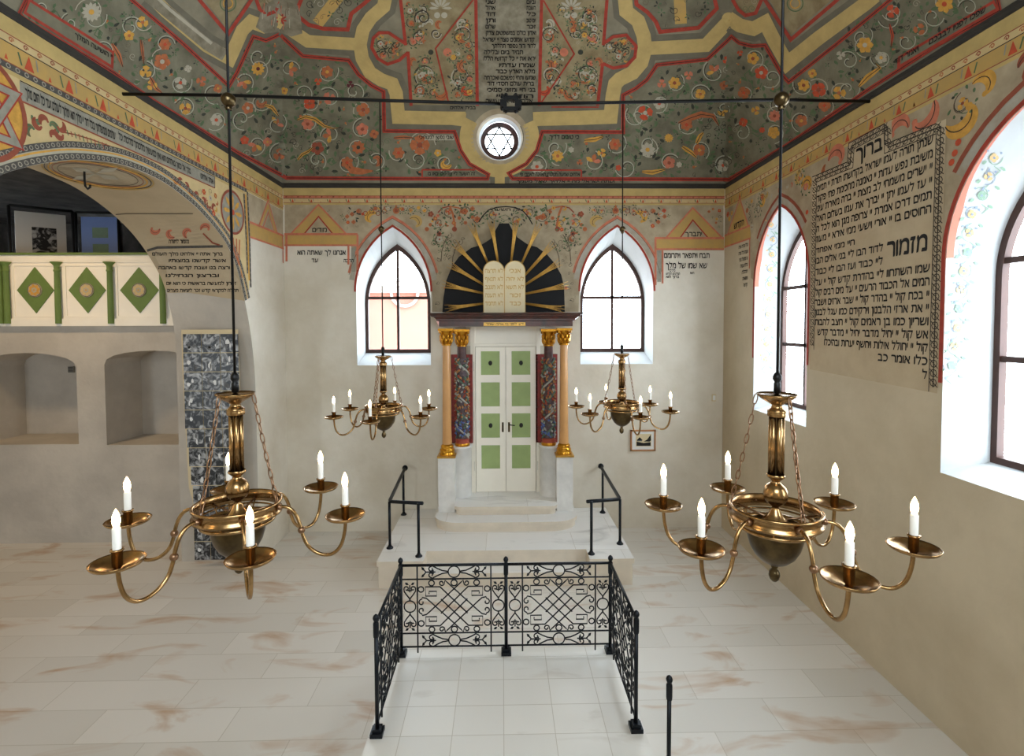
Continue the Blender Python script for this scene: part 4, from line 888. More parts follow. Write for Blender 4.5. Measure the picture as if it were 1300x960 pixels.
holed(gw, [(-12, 3.66), (XF, 3.66), (XF, 6), (-12, 6)], [[(hx0, hz0), (hx1, hz0), (hx1, hz1), (hx0, hz1)]], lambda p: (p[0], 12, p[1]), 'gallery_wall')
pg = Paint(gw, ymap(12), (1, 0), (0, 1))
for k in range(9): pg.text('ליחי רבדמ רדק הוהי לוק'[::1], on(96, 240, 1, 12).x, on(96, 232+k*5.2, 1, 12).z, .05, 'ink', width=.62)
tag(gw.build('wall_gallery'), kind='structure')
mb = MB()
for a, b_ in (((hx0-.04, 11.96, hz0-.04), (hx0+.02, 12.03, hz1+.04)), ((hx1-.02, 11.96, hz0-.04), (hx1+.04, 12.03, hz1+.04)), ((hx0, 11.96, hz1-.02), (hx1, 12.03, hz1+.04)), ((hx0, 11.96, hz0-.04), (hx1, 12.03, hz0+.02))):
    mb.box(a, b_, 'black')
w7 = tag(mb.build('window_7'), kind='structure')
g = MB(); g.add([(hx0, 12, hz0), (hx1, 12, hz0), (hx1, 12, hz1), (hx0, 12, hz1)], [(0, 1, 2, 3)], 'glass'); g.build('pane', w7)
# wall closing the hall behind the gallery on which the photographer stands
mb = MB(); holed(mb, [(-12, 0), (4.4, 0), (4.4, 9), (-12, 9)], [[(-1.2, 4.4), (1.3, 4.4), (1.3, 6.4), (-1.2, 6.4)], [(-9.6, 1.0), (-8.2, 1.0), (-8.2, 3.2), (-9.6, 3.2)]], lambda p: (p[0], -1.6, p[1]), 'plaster'); tag(mb.build('wall_rear'), kind='structure')  # both openings are unseen, added to let in fill light
lt = bpy.data.lights.new('annex_lamp', 'AREA'); lt.shape = 'DISK'; lt.size = .5; lt.energy = 60; lt.color = (1, .72, .42)
lo = bpy.data.objects.new('annex_lamp', lt); col.objects.link(lo); lo.location = (-7.3, 6.4, 5.85)

# ---------------- stone steps in front of the ark
XC0 = .05; DZ = .38
dx0, dx1, dy0 = -1.72, 1.80, 6.90
st = empty('stone_dais', (XC0, 7.9, 0), 'low pale stone platform with steps in front of the ark', 'platform')
mb = MB(); sx0, sx1 = -1.10, 1.20; sy = 7.22
out = [(dx0, YB-.005), (dx0, dy0), (sx0, dy0), (sx0, sy), (sx1, sy), (sx1, dy0), (dx1, dy0), (dx1, YB-.005)]
mb.prism(out, 0, DZ-.07, 'stone_riser', ax=2)
lip = [(dx0-.02, YB-.005), (dx0-.02, dy0-.02), (sx0+.0, dy0-.02), (sx0, sy-.03), (sx1, sy-.03), (sx1, dy0-.02), (dx1+.02, dy0-.02), (dx1+.02, YB-.005)]
mb.prism(lip, DZ-.07, DZ, 'dais_stone', ax=2, mt_side='stone_riser'); part(mb, 'platform', st)
mb = MB(); mb.prism([(sx0, sy), (sx0, dy0+.0), (sx1, dy0+.0), (sx1, sy)], 0, .19, 'dais_stone', ax=2, mt_side='stone_riser'); part(mb, 'step', st)
def rstep(x0, x1, yf, yb_, r, n=10):
    pts = [(x0, yb_)]
    for k in range(n+1): a = PI+PI/2*k/n; pts.append((x0+r+r*math.cos(a), yf+r*.8+r*.8*math.sin(a)))
    for k in range(n+1): a = 1.5*PI+PI/2*k/n; pts.append((x1-r+r*math.cos(a), yf+r*.8+r*.8*math.sin(a)))
    return pts+[(x1, yb_)]
mb = MB(); mb.prism(rstep(-1.08, 1.18, 7.84, YB-.01, .42), DZ, .49, 'stone_riser', ax=2); mb.prism(rstep(-1.10, 1.20, 7.80, YB-.01, .42), .49, .545, 'dais_stone', ax=2, mt_side='stone_riser'); part(mb, 'step', st, 'wide step with rounded front corners')
mb = MB(); mb.prism(rstep(-.765, .865, 8.12, YB-.01, .12), .545, .645, 'stone_riser', ax=2); mb.prism(rstep(-.787, .887, 8.06, YB-.01, .12), .645, .70, 'dais_stone', ax=2, mt_side='stone_riser'); part(mb, 'step', st, 'upper step under the doors')

# ---------------- ark
ark = empty('torah_ark', (XC0, 8.5, .545), 'tall ark with white and green double doors between columns', 'ark')
def Z(py, Y, px=640): return on(px, py, 1, Y).z
def X(px, Y, py=500): return on(px, py, 1, Y).x
for s in (-1, 1):
    xo, xi = XC0+s*.975, XC0+s*.735
    mb = MB(); yF = 8.25; ztop = Z(579, yF)
    mb.box((xo-.135, yF, .545), (xo+.135, YB-.02, ztop-.03), 'marble'); mb.box((xo-.15, yF-.015, ztop-.03), (xo+.15, YB-.02, ztop), 'gilt_satin'); part(mb, 'pedestal', ark, 'square white stone pedestal')
    # outer column
    yc = 8.40; z1 = Z(417, yc); rb = .075
    mb = MB(); c = (xo, yc, 0); zb = ztop
    mb.lathe([(rb+.005, zb+.17), (rb, zb+.4), (rb*.93, (zb+z1)/2), (rb*.84, z1-.27)], c, 'tan_wood', 28); col_o = part(mb, 'column', ark, 'plain tan column')
    mb = MB(); mb.lathe([(.13, zb), (.13, zb+.03), (.115, zb+.045), (.125, zb+.07), (.115, zb+.095), (.098, zb+.11), (.108, zb+.13), (.10, zb+.15), (.08, zb+.175), (0, zb+.175)], c, 'gilt', 28); part(mb, 'column_base', col_o)
    def capital(mb, c, z0, z1, r0, r1):
        h = z1-z0
        mb.lathe([(r0+.012, z0), (r0+.018, z0+.015), (r0+.005, z0+.03), (r0, z0+h*.4), (r0+.02, z0+h*.7), (r1*.8, z0+h*.86)], c, 'gilt', 24)
        for row, (zz, hh, rr) in enumerate(((z0+.03, h*.4, r0+.006), (z0+h*.3, h*.42, r0+.012))):
            for k in range(8):
                a = PI/4*(k+.5*row); L = []
                for t in range(5):
                    u = t/4; R = rr+.03*u**2+.012*math.sin(u*3); L.append(Vector((c[0]+R*math.cos(a), c[1]+R*math.sin(a), zz+hh*(u if u < .8 else 1.55-u*.7))))
                mb.tube(L, [.018, .022, .022, .016, .008], 'gilt', 6)
        for k in range(4):
            a = PI/4+k*PI/2; L = [Vector((c[0]+R*math.cos(a), c[1]+R*math.sin(a), z)) for R, z in ((r0+.02, z0+h*.5), (r0+.05, z0+h*.78), (r1*1.12, z0+h*.86), (r1*1.16, z0+h*.76), (r1*1.03, z0+h*.73))]; mb.tube(L, [.014, .016, .016, .013, .008], 'gilt', 6)
        mb.box((c[0]-r1, c[1]-r1, z0+h*.87), (c[0]+r1, c[1]+r1, z1), 'gilt')
    mb = MB(); capital(mb, c, z1-.28, z1, rb*.86, .125); part(mb, 'capital', col_o)
    # inner pedestal: quarter drum
    yi = 8.66; zt = Z(566.5, 8.5); mb = MB()
    mb.lathe([(.19, .70), (.19, zt-.05), (.205, zt-.045), (.205, zt), (0, zt)], (xi+s*.04, yi, 0), 'marble', 30); part(mb, 'pedestal', ark, 'round white stone pedestal beside the doors')
    # carved column
    c = (xi, 8.58, 0); zc1 = Z(418, 8.58); ct = MB(); R = .095
    zs = zt+.12; zcarve = Z(455, 8.5)
    ct.lathe([(R*.98, zs), (R, zs+.25), (R*.95, zcarve)], c, 'carve_base', 24)
    ct.lathe([(R*.9, zcarve), (R*.8, zcarve+.02), (R*.78, zc1-.28)], c, 'shaft_dark', 24)
    cc_ = part(ct, 'carved_column', ark, 'column carved with a painted vine')
    cr = random.Random(20+s); vin = MB()
    for q in range(2):
        L = [(c[0]+(R+.008)*math.cos(a), c[1]+(R+.008)*math.sin(a), zs+(zcarve-zs)*k/60) for k in range(61) for a in [s*k*.26+q*PI]]
        vin.tube(L, .016, 'carve_green' if q else 'carve_white', 6)
    for k in range(330):
        a = cr.uniform(0, 2*PI); z = cr.uniform(zs+.04, zcarve-.02); low = z < zs+.32
        m_ = cr.choice(('carve_blue', 'carve_white', 'carve_blue', 'carve_green')) if low else cr.choice(('carve_orange', 'carve_green', 'carve_white', 'carve_orange', 'carve_red'))
        p = Vector((c[0]+(R+.006)*math.cos(a), c[1]+(R+.006)*math.sin(a), z)); t = Vector((-math.sin(a), math.cos(a), 0))*cr.uniform(-.035, .035)+Vector((0, 0, cr.uniform(-.05, .05)))
        nn = Vector((math.cos(a), math.sin(a), 0)); vin.tube([p-t*.6, p+nn*.014, p+t*.8], [.008, .021, .005], m_, 6)
    part(vin, 'vine_relief', cc_)
    mb = MB(); mb.lathe([(.125, zt), (.13, zt+.03), (.12, zt+.05)], c, 'gilt', 28); mb.lathe([(.12, zt+.05), (.112, zt+.07), (.118, zt+.09), (.10, zt+.125), (0, zt+.125)], c, 'carve_red', 28); part(mb, 'column_base', cc_)
    mb = MB(); capital(mb, c, zc1-.29, zc1, .07, .135); part(mb, 'capital', cc_)
    mb = MB(); mb.box((xi-.20+s*.0, 8.74, zt+.0), (xi+.17, 8.80, Z(450, 8.74)), 'red_board'); part(mb, 'back_board', ark, 'red board behind the carved column')
# entablature
mb = MB(); yfr = 8.16; ztp = Z(397, 8.12); zlo = Z(414.5, 8.25)
e0, e1 = X(545, 8.12, 400), X(737, 8.12, 400); b0, b1 = X(557, 8.25, 410), X(727, 8.25, 410)
pr_ = [(8.25, zlo), (8.25, zlo+.085), (8.22, zlo+.095), (8.22, zlo+.12), (8.19, zlo+.15), (8.16, zlo+.16), (8.155, zlo+.185), (8.125, zlo+.205), (8.12, ztp), (YB-.02, ztp), (YB-.02, zlo)]
n = len(pr_); vs = []
for sgn, xx in ((-1, b0), (1, b1)):
    for y, z in pr_: vs.append((xx+sgn*(8.25-min(y, 8.25))*1.25, y, z))
vs[9] = (vs[8][0], YB-.02, ztp); vs[n+9] = (vs[n+8][0], YB-.02, ztp)
mb.add(vs, [(i, (i+1) % n, (i+1) % n+n, i+n) for i in range(n)]+[tuple(range(n))[::-1], tuple(range(n, 2*n))], 'marbled_wood'); ent = part(mb, 'entablature', ark)
mb = MB(); q0, q1 = X(614, 8.24, 411), X(667, 8.24, 411); mb.box((q0, 8.235, zlo+.01), (q1, 8.26, zlo+.065), 'gilt_satin')
pp = Paint(mb, ymap(8.234), (1, 0), (0, 1)); pp.text('דע לפני מי אתה עומד', q1-.03, zlo+.022, .034, 'ink', width=(q1-q0)-.06, layer=1); part(mb, 'inscription_strip', ent)
# wall piece above the doors and door frame
yd = 8.78
mb = MB(); a0_, a1_ = XC0-.58, XC0+.59; zd0, zd1 = .70, zlo
dl, dr_ = X(604.5, yd, 550), X(680, yd, 550); dz1 = Z(442, yd)
mb.box((a0_-.1, yd+.02, dz1+.04), (a1_+.1, YB-.02, zd1), 'white_paint'); mb.box((a0_-.02, yd-.02, zd0), (dl-.01, YB-.02, zd1), 'white_paint'); mb.box((dr_+.01, yd-.02, zd0), (a1_+.02, YB-.02, zd1), 'white_paint')
mb.box((dl-.03, yd-.04, zd0), (dl-.01, yd-.02, zd1-.1), 'white_paint'); mb.box((dr_+.01, yd-.04, zd0), (dr_+.03, yd-.02, zd1-.1), 'white_paint'); mb.box((dl-.05, yd-.035, dz1+.03), (dr_+.05, yd+.02, dz1+.08), 'white_paint')
mb.sphere((XC0-.03, yd+.0, dz1+.06), .018, 'black', 6); part(mb, 'door_frame', ark)
xm = (dl+dr_)/2
for s in (-1, 1):
    x0, x1 = (dl, xm-.004) if s < 0 else (xm+.004, dr_); w_ = x1-x0
    zz = [Z(p, yd) for p in (619, 595.5, 565.5, 555.5, 525.5, 515.8, 485.5, 476, 449)]
    pan = [(Z(595, yd), Z(565.3, yd)), (Z(555.8, yd), Z(525, yd)), (Z(516, yd), Z(485.5, yd)), (Z(476, yd), Z(446, yd))]
    mb = MB(); fr_ = .13
    cols = [(x0, x0+.09 if s < 0 else x0+.10), (x1-.10 if s < 0 else x1-.09, x1)]
    for a_, b_ in cols: mb.box((a_, yd, zd0+.005), (b_, yd+.04, dz1+.02), 'white_paint')
    zprev = zd0+.005
    for (p0, p1) in pan+[(dz1+.02, None)]:
        mb.box((cols[0][1], yd, zprev), (cols[1][0], yd+.04, p0), 'white_paint'); zprev = p1
    mb.box((cols[0][1], yd+.022, zd0+.1), (cols[1][0], yd+.03, dz1), 'white_paint')
    leaf = part(mb, 'door_leaf', ark)
    for k, (p0, p1) in enumerate(pan):
        g = MB(); g.box((cols[0][1], yd+.012, p0), (cols[1][0], yd+.022, p1), 'green_paint'); o = part(g, 'green_panel', leaf)
        if k in (1, 3):
            g = MB(); g.lathe([(.0, -.012), (.03, -.01), (.042, 0)], (0, 0, 0), 'black', 16); g.v = [((cols[0][1]+cols[1][0])/2+v[0]*.8, yd+.012+v[2], (p0+p1)/2+v[1]) for v in g.v]; part(g, 'peephole', leaf)
    g = MB(); hx = x1-.05 if s < 0 else x0+.05; zh = Z(542, yd)
    g.box((hx-.016, yd-.008, zh-.09), (hx+.016, yd, zh+.08), 'brass_dark')
    g.tube([(hx, yd, zh+.045), (hx, yd-.045, zh+.045), (hx+.0+(.10 if s > 0 else .0), yd-.05, zh+.03)], .009, 'iron_dark', 6); part(g, 'door_handle', leaf)
    for zq in (Z(465, yd), Z(528, yd), Z(591, yd)):
        g = MB(); hx = x0-.022 if s < 0 else x1+.022; g.tube([(hx, yd-.02, zq-.08), (hx, yd-.02, zq+.08)], .012, 'iron_dark', 6); part(g, 'hinge', leaf)
# fan board, rays, tablets
yf = 8.62
def zq(x, y): return (540+x/5.647, 250+y/5.647)
poly = [(122, 825), (130, 720), (150, 600), (190, 500), (240, 430), (330, 365), (400, 345), (470, 300), (505, 235), (530, 190), (600, 190), (625, 240), (660, 290), (740, 345), (800, 360), (870, 410), (930, 480), (975, 560), (995, 650), (1000, 825)]
P_ = []
for p in poly: w0 = on(*zq(*p), 1, yf); P_.append((w0.x, w0.z))
mb = MB(); mb.prism(P_, yf, yf+.04, 'black_board', ax=1); part(mb, 'fan_board', ark, 'black lobed board behind the tablets')
yt = 8.5
for (a_, b_) in (((418, 765), (140, 802)), ((418, 692), (118, 625)), ((418, 630), (165, 480)), ((415, 550), (200, 325)), ((447, 475), (325, 190)), ((520, 465), (468, 160)), ((615, 465), (652, 152)), ((692, 475), (820, 187)), ((715, 560), (920, 330)), ((716, 630), (968, 465)), ((716, 695), (1027, 633)), ((716, 765), (1002, 806))):
    A = on(*zq(*a_), 1, yt+.03); B = on(*zq(*b_), 1, yt-.0); d = (B-A); L = d.length; d.normalize(); nn = Vector((-d.z, 0, d.x)); mb = MB()
    for q in range(-2, 3):
        e_ = (1 if q % 2 == 0 else .9)*L
        ctr = [A+nn*q*.006, A+d*L*.6+nn*q*.011, A+d*L*.78+nn*q*.019, A+d*e_*1.0+nn*q*.030+Vector((0, -.012*abs(q), 0))]
        mb.tube(ctr, [.006, .0085, .0065, .003], 'gilt_satin', 6)
    part(mb, 'ray', ark)
for (x0, x1, txt) in ((418, 566, ('לא תרצח', 'לא תנאף', 'לא תגנב', 'לא תענה', 'לא תחמד')), (569, 716, ('אנכי', 'לא יהיה', 'לא תשא', 'זכור', 'כבד'))):
    A = on(*zq(x0, 825), 1, yt-.05); B = on(*zq(x1, 825), 1, yt-.05); T = on(*zq((x0+x1)/2, 460), 1, yt-.05); w_ = (B.x-A.x)/2; cx = (A.x+B.x)/2
    P_ = [(A.x, ztp), (B.x, ztp)]+[(cx+w_*math.cos(PI*k/20), T.z-w_+w_*math.sin(PI*k/20)) for k in range(21)]
    mb = MB(); mb.prism(P_, yt-.05, yt+.0, 'tablet', ax=1); pt = Paint(mb, ymap(yt-.051), (1, 0), (0, 1)); pt.stroke(P_[2:], .012, 'tablet_gold', 2); pt.stroke([P_[0], P_[-1]], .008, 'tablet_gold', 2); pt.stroke([P_[1], P_[2]], .008, 'tablet_gold', 2)
    for k, t in enumerate(txt):
        zz_ = on(*zq(0, 545+k*58.5), 1, yt-.05).z; wd = 2*w_*(.88 if len(t) > 5 else .58); pt.text(t, cx+wd/2, zz_, .062, 'tablet_gold', width=wd, layer=2)
    part(mb, 'tablet', ark, 'cream tablet with gold commandments')

# ---------------- handrails on the platform
def base(mb, x, y, z): mb.lathe([(.05, 0), (.05, .012), (.03, .03), (.022, .05), (0, .05)], (x, y, z), 'iron', 14)
for s, pts, lab in ((-1, [(515.7, 653), (495, 696), (531.7, 706.6)], 'black iron handrail on the left side of the stone platform'), (1, [(763, 649.5), (787, 690.7), (750.7, 703.6)], 'black iron handrail on the right side of the stone platform')):
    B = [on(*p, 2, DZ) for p in pts]; B[0].y = 8.6; B[0].x = s*1.70+(.02 if s > 0 else 0)
    h0 = Z(600, B[0].y)-DZ+.05; tops = [Vector((b_.x, b_.y, Z(py, b_.y))) for b_, py in zip(B, (598, 635.5, 638))]
    rr_ = empty('handrail', (B[1].x, B[1].y, DZ), lab, 'handrail')
    for b_, t in zip(B, tops): mb = MB(); mb.tube([b_, t], .020, 'iron', 10); base(mb, b_.x, b_.y, DZ); part(mb, 'post', rr_)
    mb = MB(); e_ = tops[0]+Vector((0, .16, .02)); d = (tops[1]-tops[0]).normalized(); mb.tube([e_, tops[0], tops[1]-d*.05, tops[1]+Vector((-s*.03, 0, 0)), tops[2]+Vector((-s*.06, 0, 0))], .026, 'iron', 10); mb.sphere(e_, .05, 'iron', 8); part(mb, 'rail', rr_)

# ---------------- bimah
BZ = .30; bx0, bx1, byb, byf = -1.03, 1.085, 5.02, 4.03
bm = empty('bimah_platform', (.03, 4.4, 0), 'low tiled stone platform inside the wrought iron railing', 'platform')
mb = MB(); mb.prism([(bx0-.07, 3.55), (bx1+.07, 3.55), (bx1+.07, byb+.08), (bx0-.07, byb+.08)], 0, BZ, 'bimah_tile', ax=2, mt_side='stone_riser'); part(mb, 'platform', bm)
mb = MB(); mb.box((-.6, 3.25, 0), (.66, 3.55, .15), 'stone_riser'); part(mb, 'step', bm)
rail = empty('bimah_railing', (.03, byb, BZ), 'black wrought iron railing with scrollwork around the tiled platform', 'railing')
U = 1/870.; 
def arcp(cx, cy, r, a0, a1, n=12): return [(cx+r*math.cos(a0+(a1-a0)*k/n), cy+r*math.sin(a0+(a1-a0)*k/n)) for k in range(n+1)]
def curl(cx, cy, r, a, d, turns=1.0, n=14): return [(cx+r*(1-.62*k/n)*math.cos(a+d*2*PI*turns*k/n), cy+r*(1-.62*k/n)*math.sin(a+d*2*PI*turns*k/n)) for k in range(n+1)]
def scroll_panel(name, A, Bp, parent):
    """A, Bp: the two end posts at platform level; pattern coordinates from the photograph's left panel (0..915, 110..880)"""
    A = Vector(A); Bp = Vector(Bp); W = (Bp-A); 
    def T(p): u, v = p; return A+W*(u/915.)+Vector((0, 0, (890-v)*.00118))
    mb = MB(); r = .0068
    def t(pts, rr=r, cl=False): mb.tube([T((p[0]-70, p[1])) for p in pts], rr, 'iron', 5, closed=cl)
    def both(pts, mx=1, my=1, yc=470., rr=r):
        t(pts, rr)
        if mx: t([(1066-p[0], p[1]) for p in pts], rr)
        if my: t([(p[0], 2*yc-p[1]) for p in pts], rr)
        if mx and my: t([(1066-p[0], 2*yc-p[1]) for p in pts], rr)
    def cring(cx, cy, R, rr=r, mx=1, my=1):
        for q in {(cx, cy), (1066-cx if mx else cx, cy), (cx, 940-cy if my else cy), (1066-cx if mx else cx, 940-cy if my else cy)}: t([(q[0]+R*math.cos(2*PI*k/18), q[1]+R*math.sin(2*PI*k/18)) for k in range(18)], rr, True)
    t([(70, 112), (985, 112)], .014); t([(70, 820), (985, 820)], .009); t([(70, 233), (985, 233)], .008); t([(70, 703), (985, 703)], .008)
    t([(213, 112), (213, 872)], .008); t([(853, 112), (853, 872)], .008)
    cring(533, 172, 50, mx=0); cring(148, 470, 50, my=0)
    cring(337, 268, 24); cring(724 if 0 else 533, 268, 26, mx=0); cring(245, 322, 24)
    # top and bottom rows
    both([(483, 168), (430, 160), (385, 140), (345, 118)]+curl(335, 148, 24, -PI/2, -1, .9)); both([(483, 178), (430, 186), (385, 205), (345, 226)]+curl(335, 196, 24, PI/2, 1, .9))
    both([(372, 172), (290, 172), (262, 142)]); both([(290, 172), (262, 206)]); both([(352, 155), (352, 190)])
    def leafp(x, y, dx, dy):
        for sx in (0, 1):
            for sy_ in (0, 1):
                P_ = [(x+dx*u-dy*w, y+dy*u+dx*w) for u, w in ((0, 0), (.5, .28), (1, 0), (.5, -.28))]
                P_ = [((1066-p[0]) if sx else p[0], (940-p[1]) if sy_ else p[1]) for p in P_]
                q = [T((p[0]-70, p[1])) for p in P_]; nn = W.normalized().cross(Vector((0, 0, 1)))*.004
                mb.add([v+nn for v in q]+[v-nn for v in q], [(0, 1, 2, 3), (7, 6, 5, 4), (0, 4, 5, 1), (1, 5, 6, 2), (2, 6, 7, 3), (3, 7, 4, 0)], 'iron')
    leafp(276, 158, -26, -30); leafp(276, 188, -26, 30); leafp(138, 282, -32, -20); leafp(158, 282, 32, -20)
    # hearts at the ends
    both([(148, 420), (146, 400), (118, 365), (98, 335)]+curl(120, 315, 24, PI*.85, 1, .95)); both([(148, 420), (150, 400), (178, 365), (198, 335)]+curl(176, 315, 24, PI*.15, -1, .95)); both([(148, 345), (148, 285)]); both([(130, 330), (166, 330)])
    # middle lattice
    both([(410, 300), (285, 300), (285, 380), (380, 380), (380, 340), (315, 340), (315, 362)])
    both([(410, 300), (648, 532)]); both(curl(425, 268, 24, PI*.2, 1, .95)[::-1]+[(455, 245), (475, 265), (740, 510), (775, 540), (810, 548)]+curl(816, 505, 28, PI/2, -1, .85))
    return part(mb, name, parent)
cm = ((bx0+bx1)/2, byb, BZ)
scroll_panel('scroll_panel', (bx0, byb, BZ), cm, rail); scroll_panel('scroll_panel', cm, (bx1, byb, BZ), rail)
scroll_panel('scroll_panel', (bx0, byf, BZ), (bx0, byb, BZ), rail); scroll_panel('scroll_panel', (bx1, byb, BZ), (bx1, byf, BZ), rail)
def post(x, y, z0, parent, H=.95, name='post'):
    mb = MB(); mb.box((x-.05, y-.05, z0), (x+.05, y+.05, z0+.035), 'iron'); mb.box((x-.035, y-.035, z0+.035), (x+.035, y+.035, z0+.06), 'iron')
    mb.tube([(x, y, z0+.05), (x, y, z0+H-.12)], .017, 'iron', 10); mb.lathe([(.022, 0), (.024, .02), (.024, .11), (.018, .125)], (x, y, z0+H-.14), 'iron', 12)
    mb.lathe([(.014, -.01), (.016, .0), (.012, .008), (.022, .02), (.026, .036), (.020, .054), (.009, .064), (.001, .07)], (x, y, z0+H-.02), 'iron', 14); return part(mb, name, parent)
for p in ((bx0, byb), (cm[0], byb), (bx1, byb), (bx0, byf), (bx1, byf)): post(*p, BZ, rail)
sp = empty('stair_post', (1.262, 3.74, 0), 'black iron post with round finial at bottom right, beyond the bimah railing', 'post'); post(1.262, 3.74, 0, sp, H=.91, name='shaft')

# ---------------- tie rod across the hall
tr = empty('tie_rod', (.07, 5.28, 5.88), 'long black iron tie rod spanning the hall below the vault', 'rod')
Yt = 5.28; PA, PB_ = on(156, 119.5, 0, XL+.004), on(1104, 129, 0, XR-.004); mids = [on(p, q, 1, Yt) for p, q in ((289, 121), (483, 127.5), (640, 132), (657, 132), (791, 130), (993, 126.5))]
mb = MB(); mb.tube([PA]+mids[:3], .017, 'iron_dark', 8); part(mb, 'bar', tr); mb = MB(); mb.tube(mids[3:]+[PB_], .017, 'iron_dark', 8); part(mb, 'bar', tr)
mb = MB(); c = (mids[2]+mids[3])/2
for s in (-1, 1):
    mb.box((c.x+s*.075-.035, c.y-.03, c.z-.035), (c.x+s*.075+.035, c.y+.03, c.z+.035), 'iron_dark')
    mb.box((c.x-.08, c.y-.025, c.z+s*.055-.02), (c.x+.08, c.y+.025, c.z+s*.055+.02), 'iron_dark')
    for q in (-1, 1): mb.sphere((c.x+q*.05, c.y-.02, c.z+s*.085), .018, 'iron_dark', 6); mb.sphere((c.x+q*.09, c.y-.02, c.z+s*.06), .018, 'iron_dark', 6)
part(mb, 'turnbuckle', tr)

# ---------------- chandeliers
def chandelier_at(proto_name, C, k, ph, chain_ph, ztop, label, ballz):
    """C: centre at candle foot level; k: scale"""
    root = empty('chandelier', (C[0], C[1], C[2]), label, 'chandelier', 'brass chandeliers hung from the vault')
    c = Vector(C); V = lambda r, a, z: c+Vector((r*k*math.cos(a), r*k*math.sin(a), z*k))
    sc_ = lambda prof: [(r*k, z*k) for r, z in prof]
    mb = MB(); mb.tube([c+Vector((0, 0, .70*k)), (c.x, c.y, ztop)], .0068*k, 'iron_dark', 8); mb.lathe([(0, 0), (.016*k, 0), (.016*k, .05*k), (.012*k, .055*k), (.021*k, .07*k), (.02*k, .087*k), (.011*k, .102*k), (0, .104*k)], (c.x, c.y, c.z+.60*k), 'iron_dark', 12); rod = part(mb, 'rod', root)
    mb = MB(); mb.sphere((c.x, c.y, ballz), .036*k, 'brass_dark', 10); mb.lathe([(.014*k, 0), (.018*k, .01*k), (.012*k, .02*k)], (c.x, c.y, ballz-.05*k), 'brass_dark', 10); part(mb, 'ball', rod)
    mb = MB(); mb.lathe(sc_([(.001, .60), (.03, .590), (.085, .592), (.092, .598), (.093, .590), (.07, .570), (.04, .553), (.022, .540), (.030, .525), (.044, .515), (.044, .505), (.030, .498)]), c, 'brass', 26)
    part(mb, 'top_dish', root)
    mb = MB(); mb.lathe(sc_([(.024, .19), (.024, .50)]), c, 'brass_dark', 12)
    for q in range(6): a = ph+q*PI/3; mb.tube([V(.026, a, .19), V(.026, a, .50)], .0115*k, 'brass', 8)
    mb.lathe(sc_([(.042, .485), (.044, .495), (.042, .505)]), c, 'brass', 20); part(mb, 'shaft', root)
    mb = MB(); mb.lathe(sc_([(.040, .195), (.044, .188), (.040, .180), (.022, .165), (.020, .155), (.030, .148), (.044, .135), (.054, .115), (.057, .093), (.054, .072), (.042, .052), (.026, .040), (.018, .034), (.016, .026), (.022, .016), (.030, -.002), (.042, -.02), (.058, -.035), (.062, -.042), (.062, -.08), (.128, -.082)]), c, 'brass', 30); part(mb, 'baluster', root)
    mb = MB(); z0, z1 = -.035, .022
    mb.lathe(sc_([(.205, z0), (.212, z0-.004), (.214, z0+.006), (.205, z0+.012), (.203, z1-.012), (.213, z1-.006), (.214, z1+.003), (.207, z1+.008), (.198, z1+.002), (.197, z0), (.205, z0)]), c, 'brass', 48)
    for q in range(6): a = ph+PI/6+q*PI/3; mb.tube([V(.05, a, -.035), V(.2, a, -.02)], .0055*k, 'copper', 6)
    part(mb, 'ring', root)
    mb = MB(); mb.lathe(sc_([(.165, -.075), (.178, -.078), (.182, -.068), (.176, -.060), (.165, -.062), (.160, -.072)]), c, 'brass', 44); mb.lathe(sc_([(.186, -.048), (.192, -.043), (.186, -.037), (.180, -.043), (.186, -.048)]), c, 'brass', 44)
    for q in range(6): a = ph+PI/6+q*PI/3; mb.tube([V(.125, a, -.085), V(.166, a, -.07), V(.19, a, -.04), V(.203, a, -.02)], .004*k, 'brass', 6)
    part(mb, 'lower_ring', root)
    mb = MB(); mb.lathe(sc_([(.128, -.06), (.132, -.085), (.128, -.13), (.115, -.175), (.093, -.215), (.062, -.245), (.03, -.262), (.012, -.268)]), c, 'brass_dark', 36); bw = part(mb, 'bowl', root)
    mb = MB(); mb.lathe(sc_([(.012, -.262), (.018, -.272), (.012, -.282), (.024, -.298), (.027, -.318), (.021, -.338), (.010, -.350), (0.001, -.354)]), c, 'brass_dark', 16); part(mb, 'finial', bw)
    prof = [(.205, -.008), (.235, -.004), (.268, -.016), (.297, -.052), (.315, -.10), (.328, -.155), (.350, -.208), (.39, -.247), (.44, -.266), (.487, -.258), (.525, -.216), (.544, -.150), (.55, -.085)]
    for q in range(6):
        a = ph+q*PI/3; mb = MB(); L = bez([V(r, a, z) for r, z in prof], 4); mb.tube(L, .0095*k, 'brass', 8); p = V(.322, a, -.13); mb.sphere(p, .019*k, 'copper', 7); p = V(.212, a, -.006); mb.sphere(p, .016*k, 'copper', 7)
        arm = part(mb, 'arm', root); e_ = V(.55, a, 0)
        mb = MB(); mb.lathe(sc_([(.006, -.088), (.022, -.080), (.06, -.072), (.092, -.060), (.100, -.050), (.103, -.052), (.094, -.066), (.06, -.079), (.02, -.088), (.006, -.096)]), e_, 'brass', 26); part(mb, 'drip_pan', arm)
        mb = MB(); mb.lathe(sc_([(.012, -.085), (.016, -.075), (.020, -.070), (.0205, -.012), (.026, -.006), (.026, .0), (.0175, .001)]), e_, 'brass', 16); part(mb, 'socket', arm)
        mb = MB(); mb.lathe(sc_([(.0165, -.01), (.0165, .088), (.012, .094), (.009, .096)]), e_, 'candle', 14); part(mb, 'candle', arm)
        mb = MB(); mb.lathe(sc_([(.009, .094), (.013, .104), (.0158, .120), (.0135, .142), (.007, .160), (.001, .172)]), e_, 'bulb', 12); part(mb, 'bulb', arm)
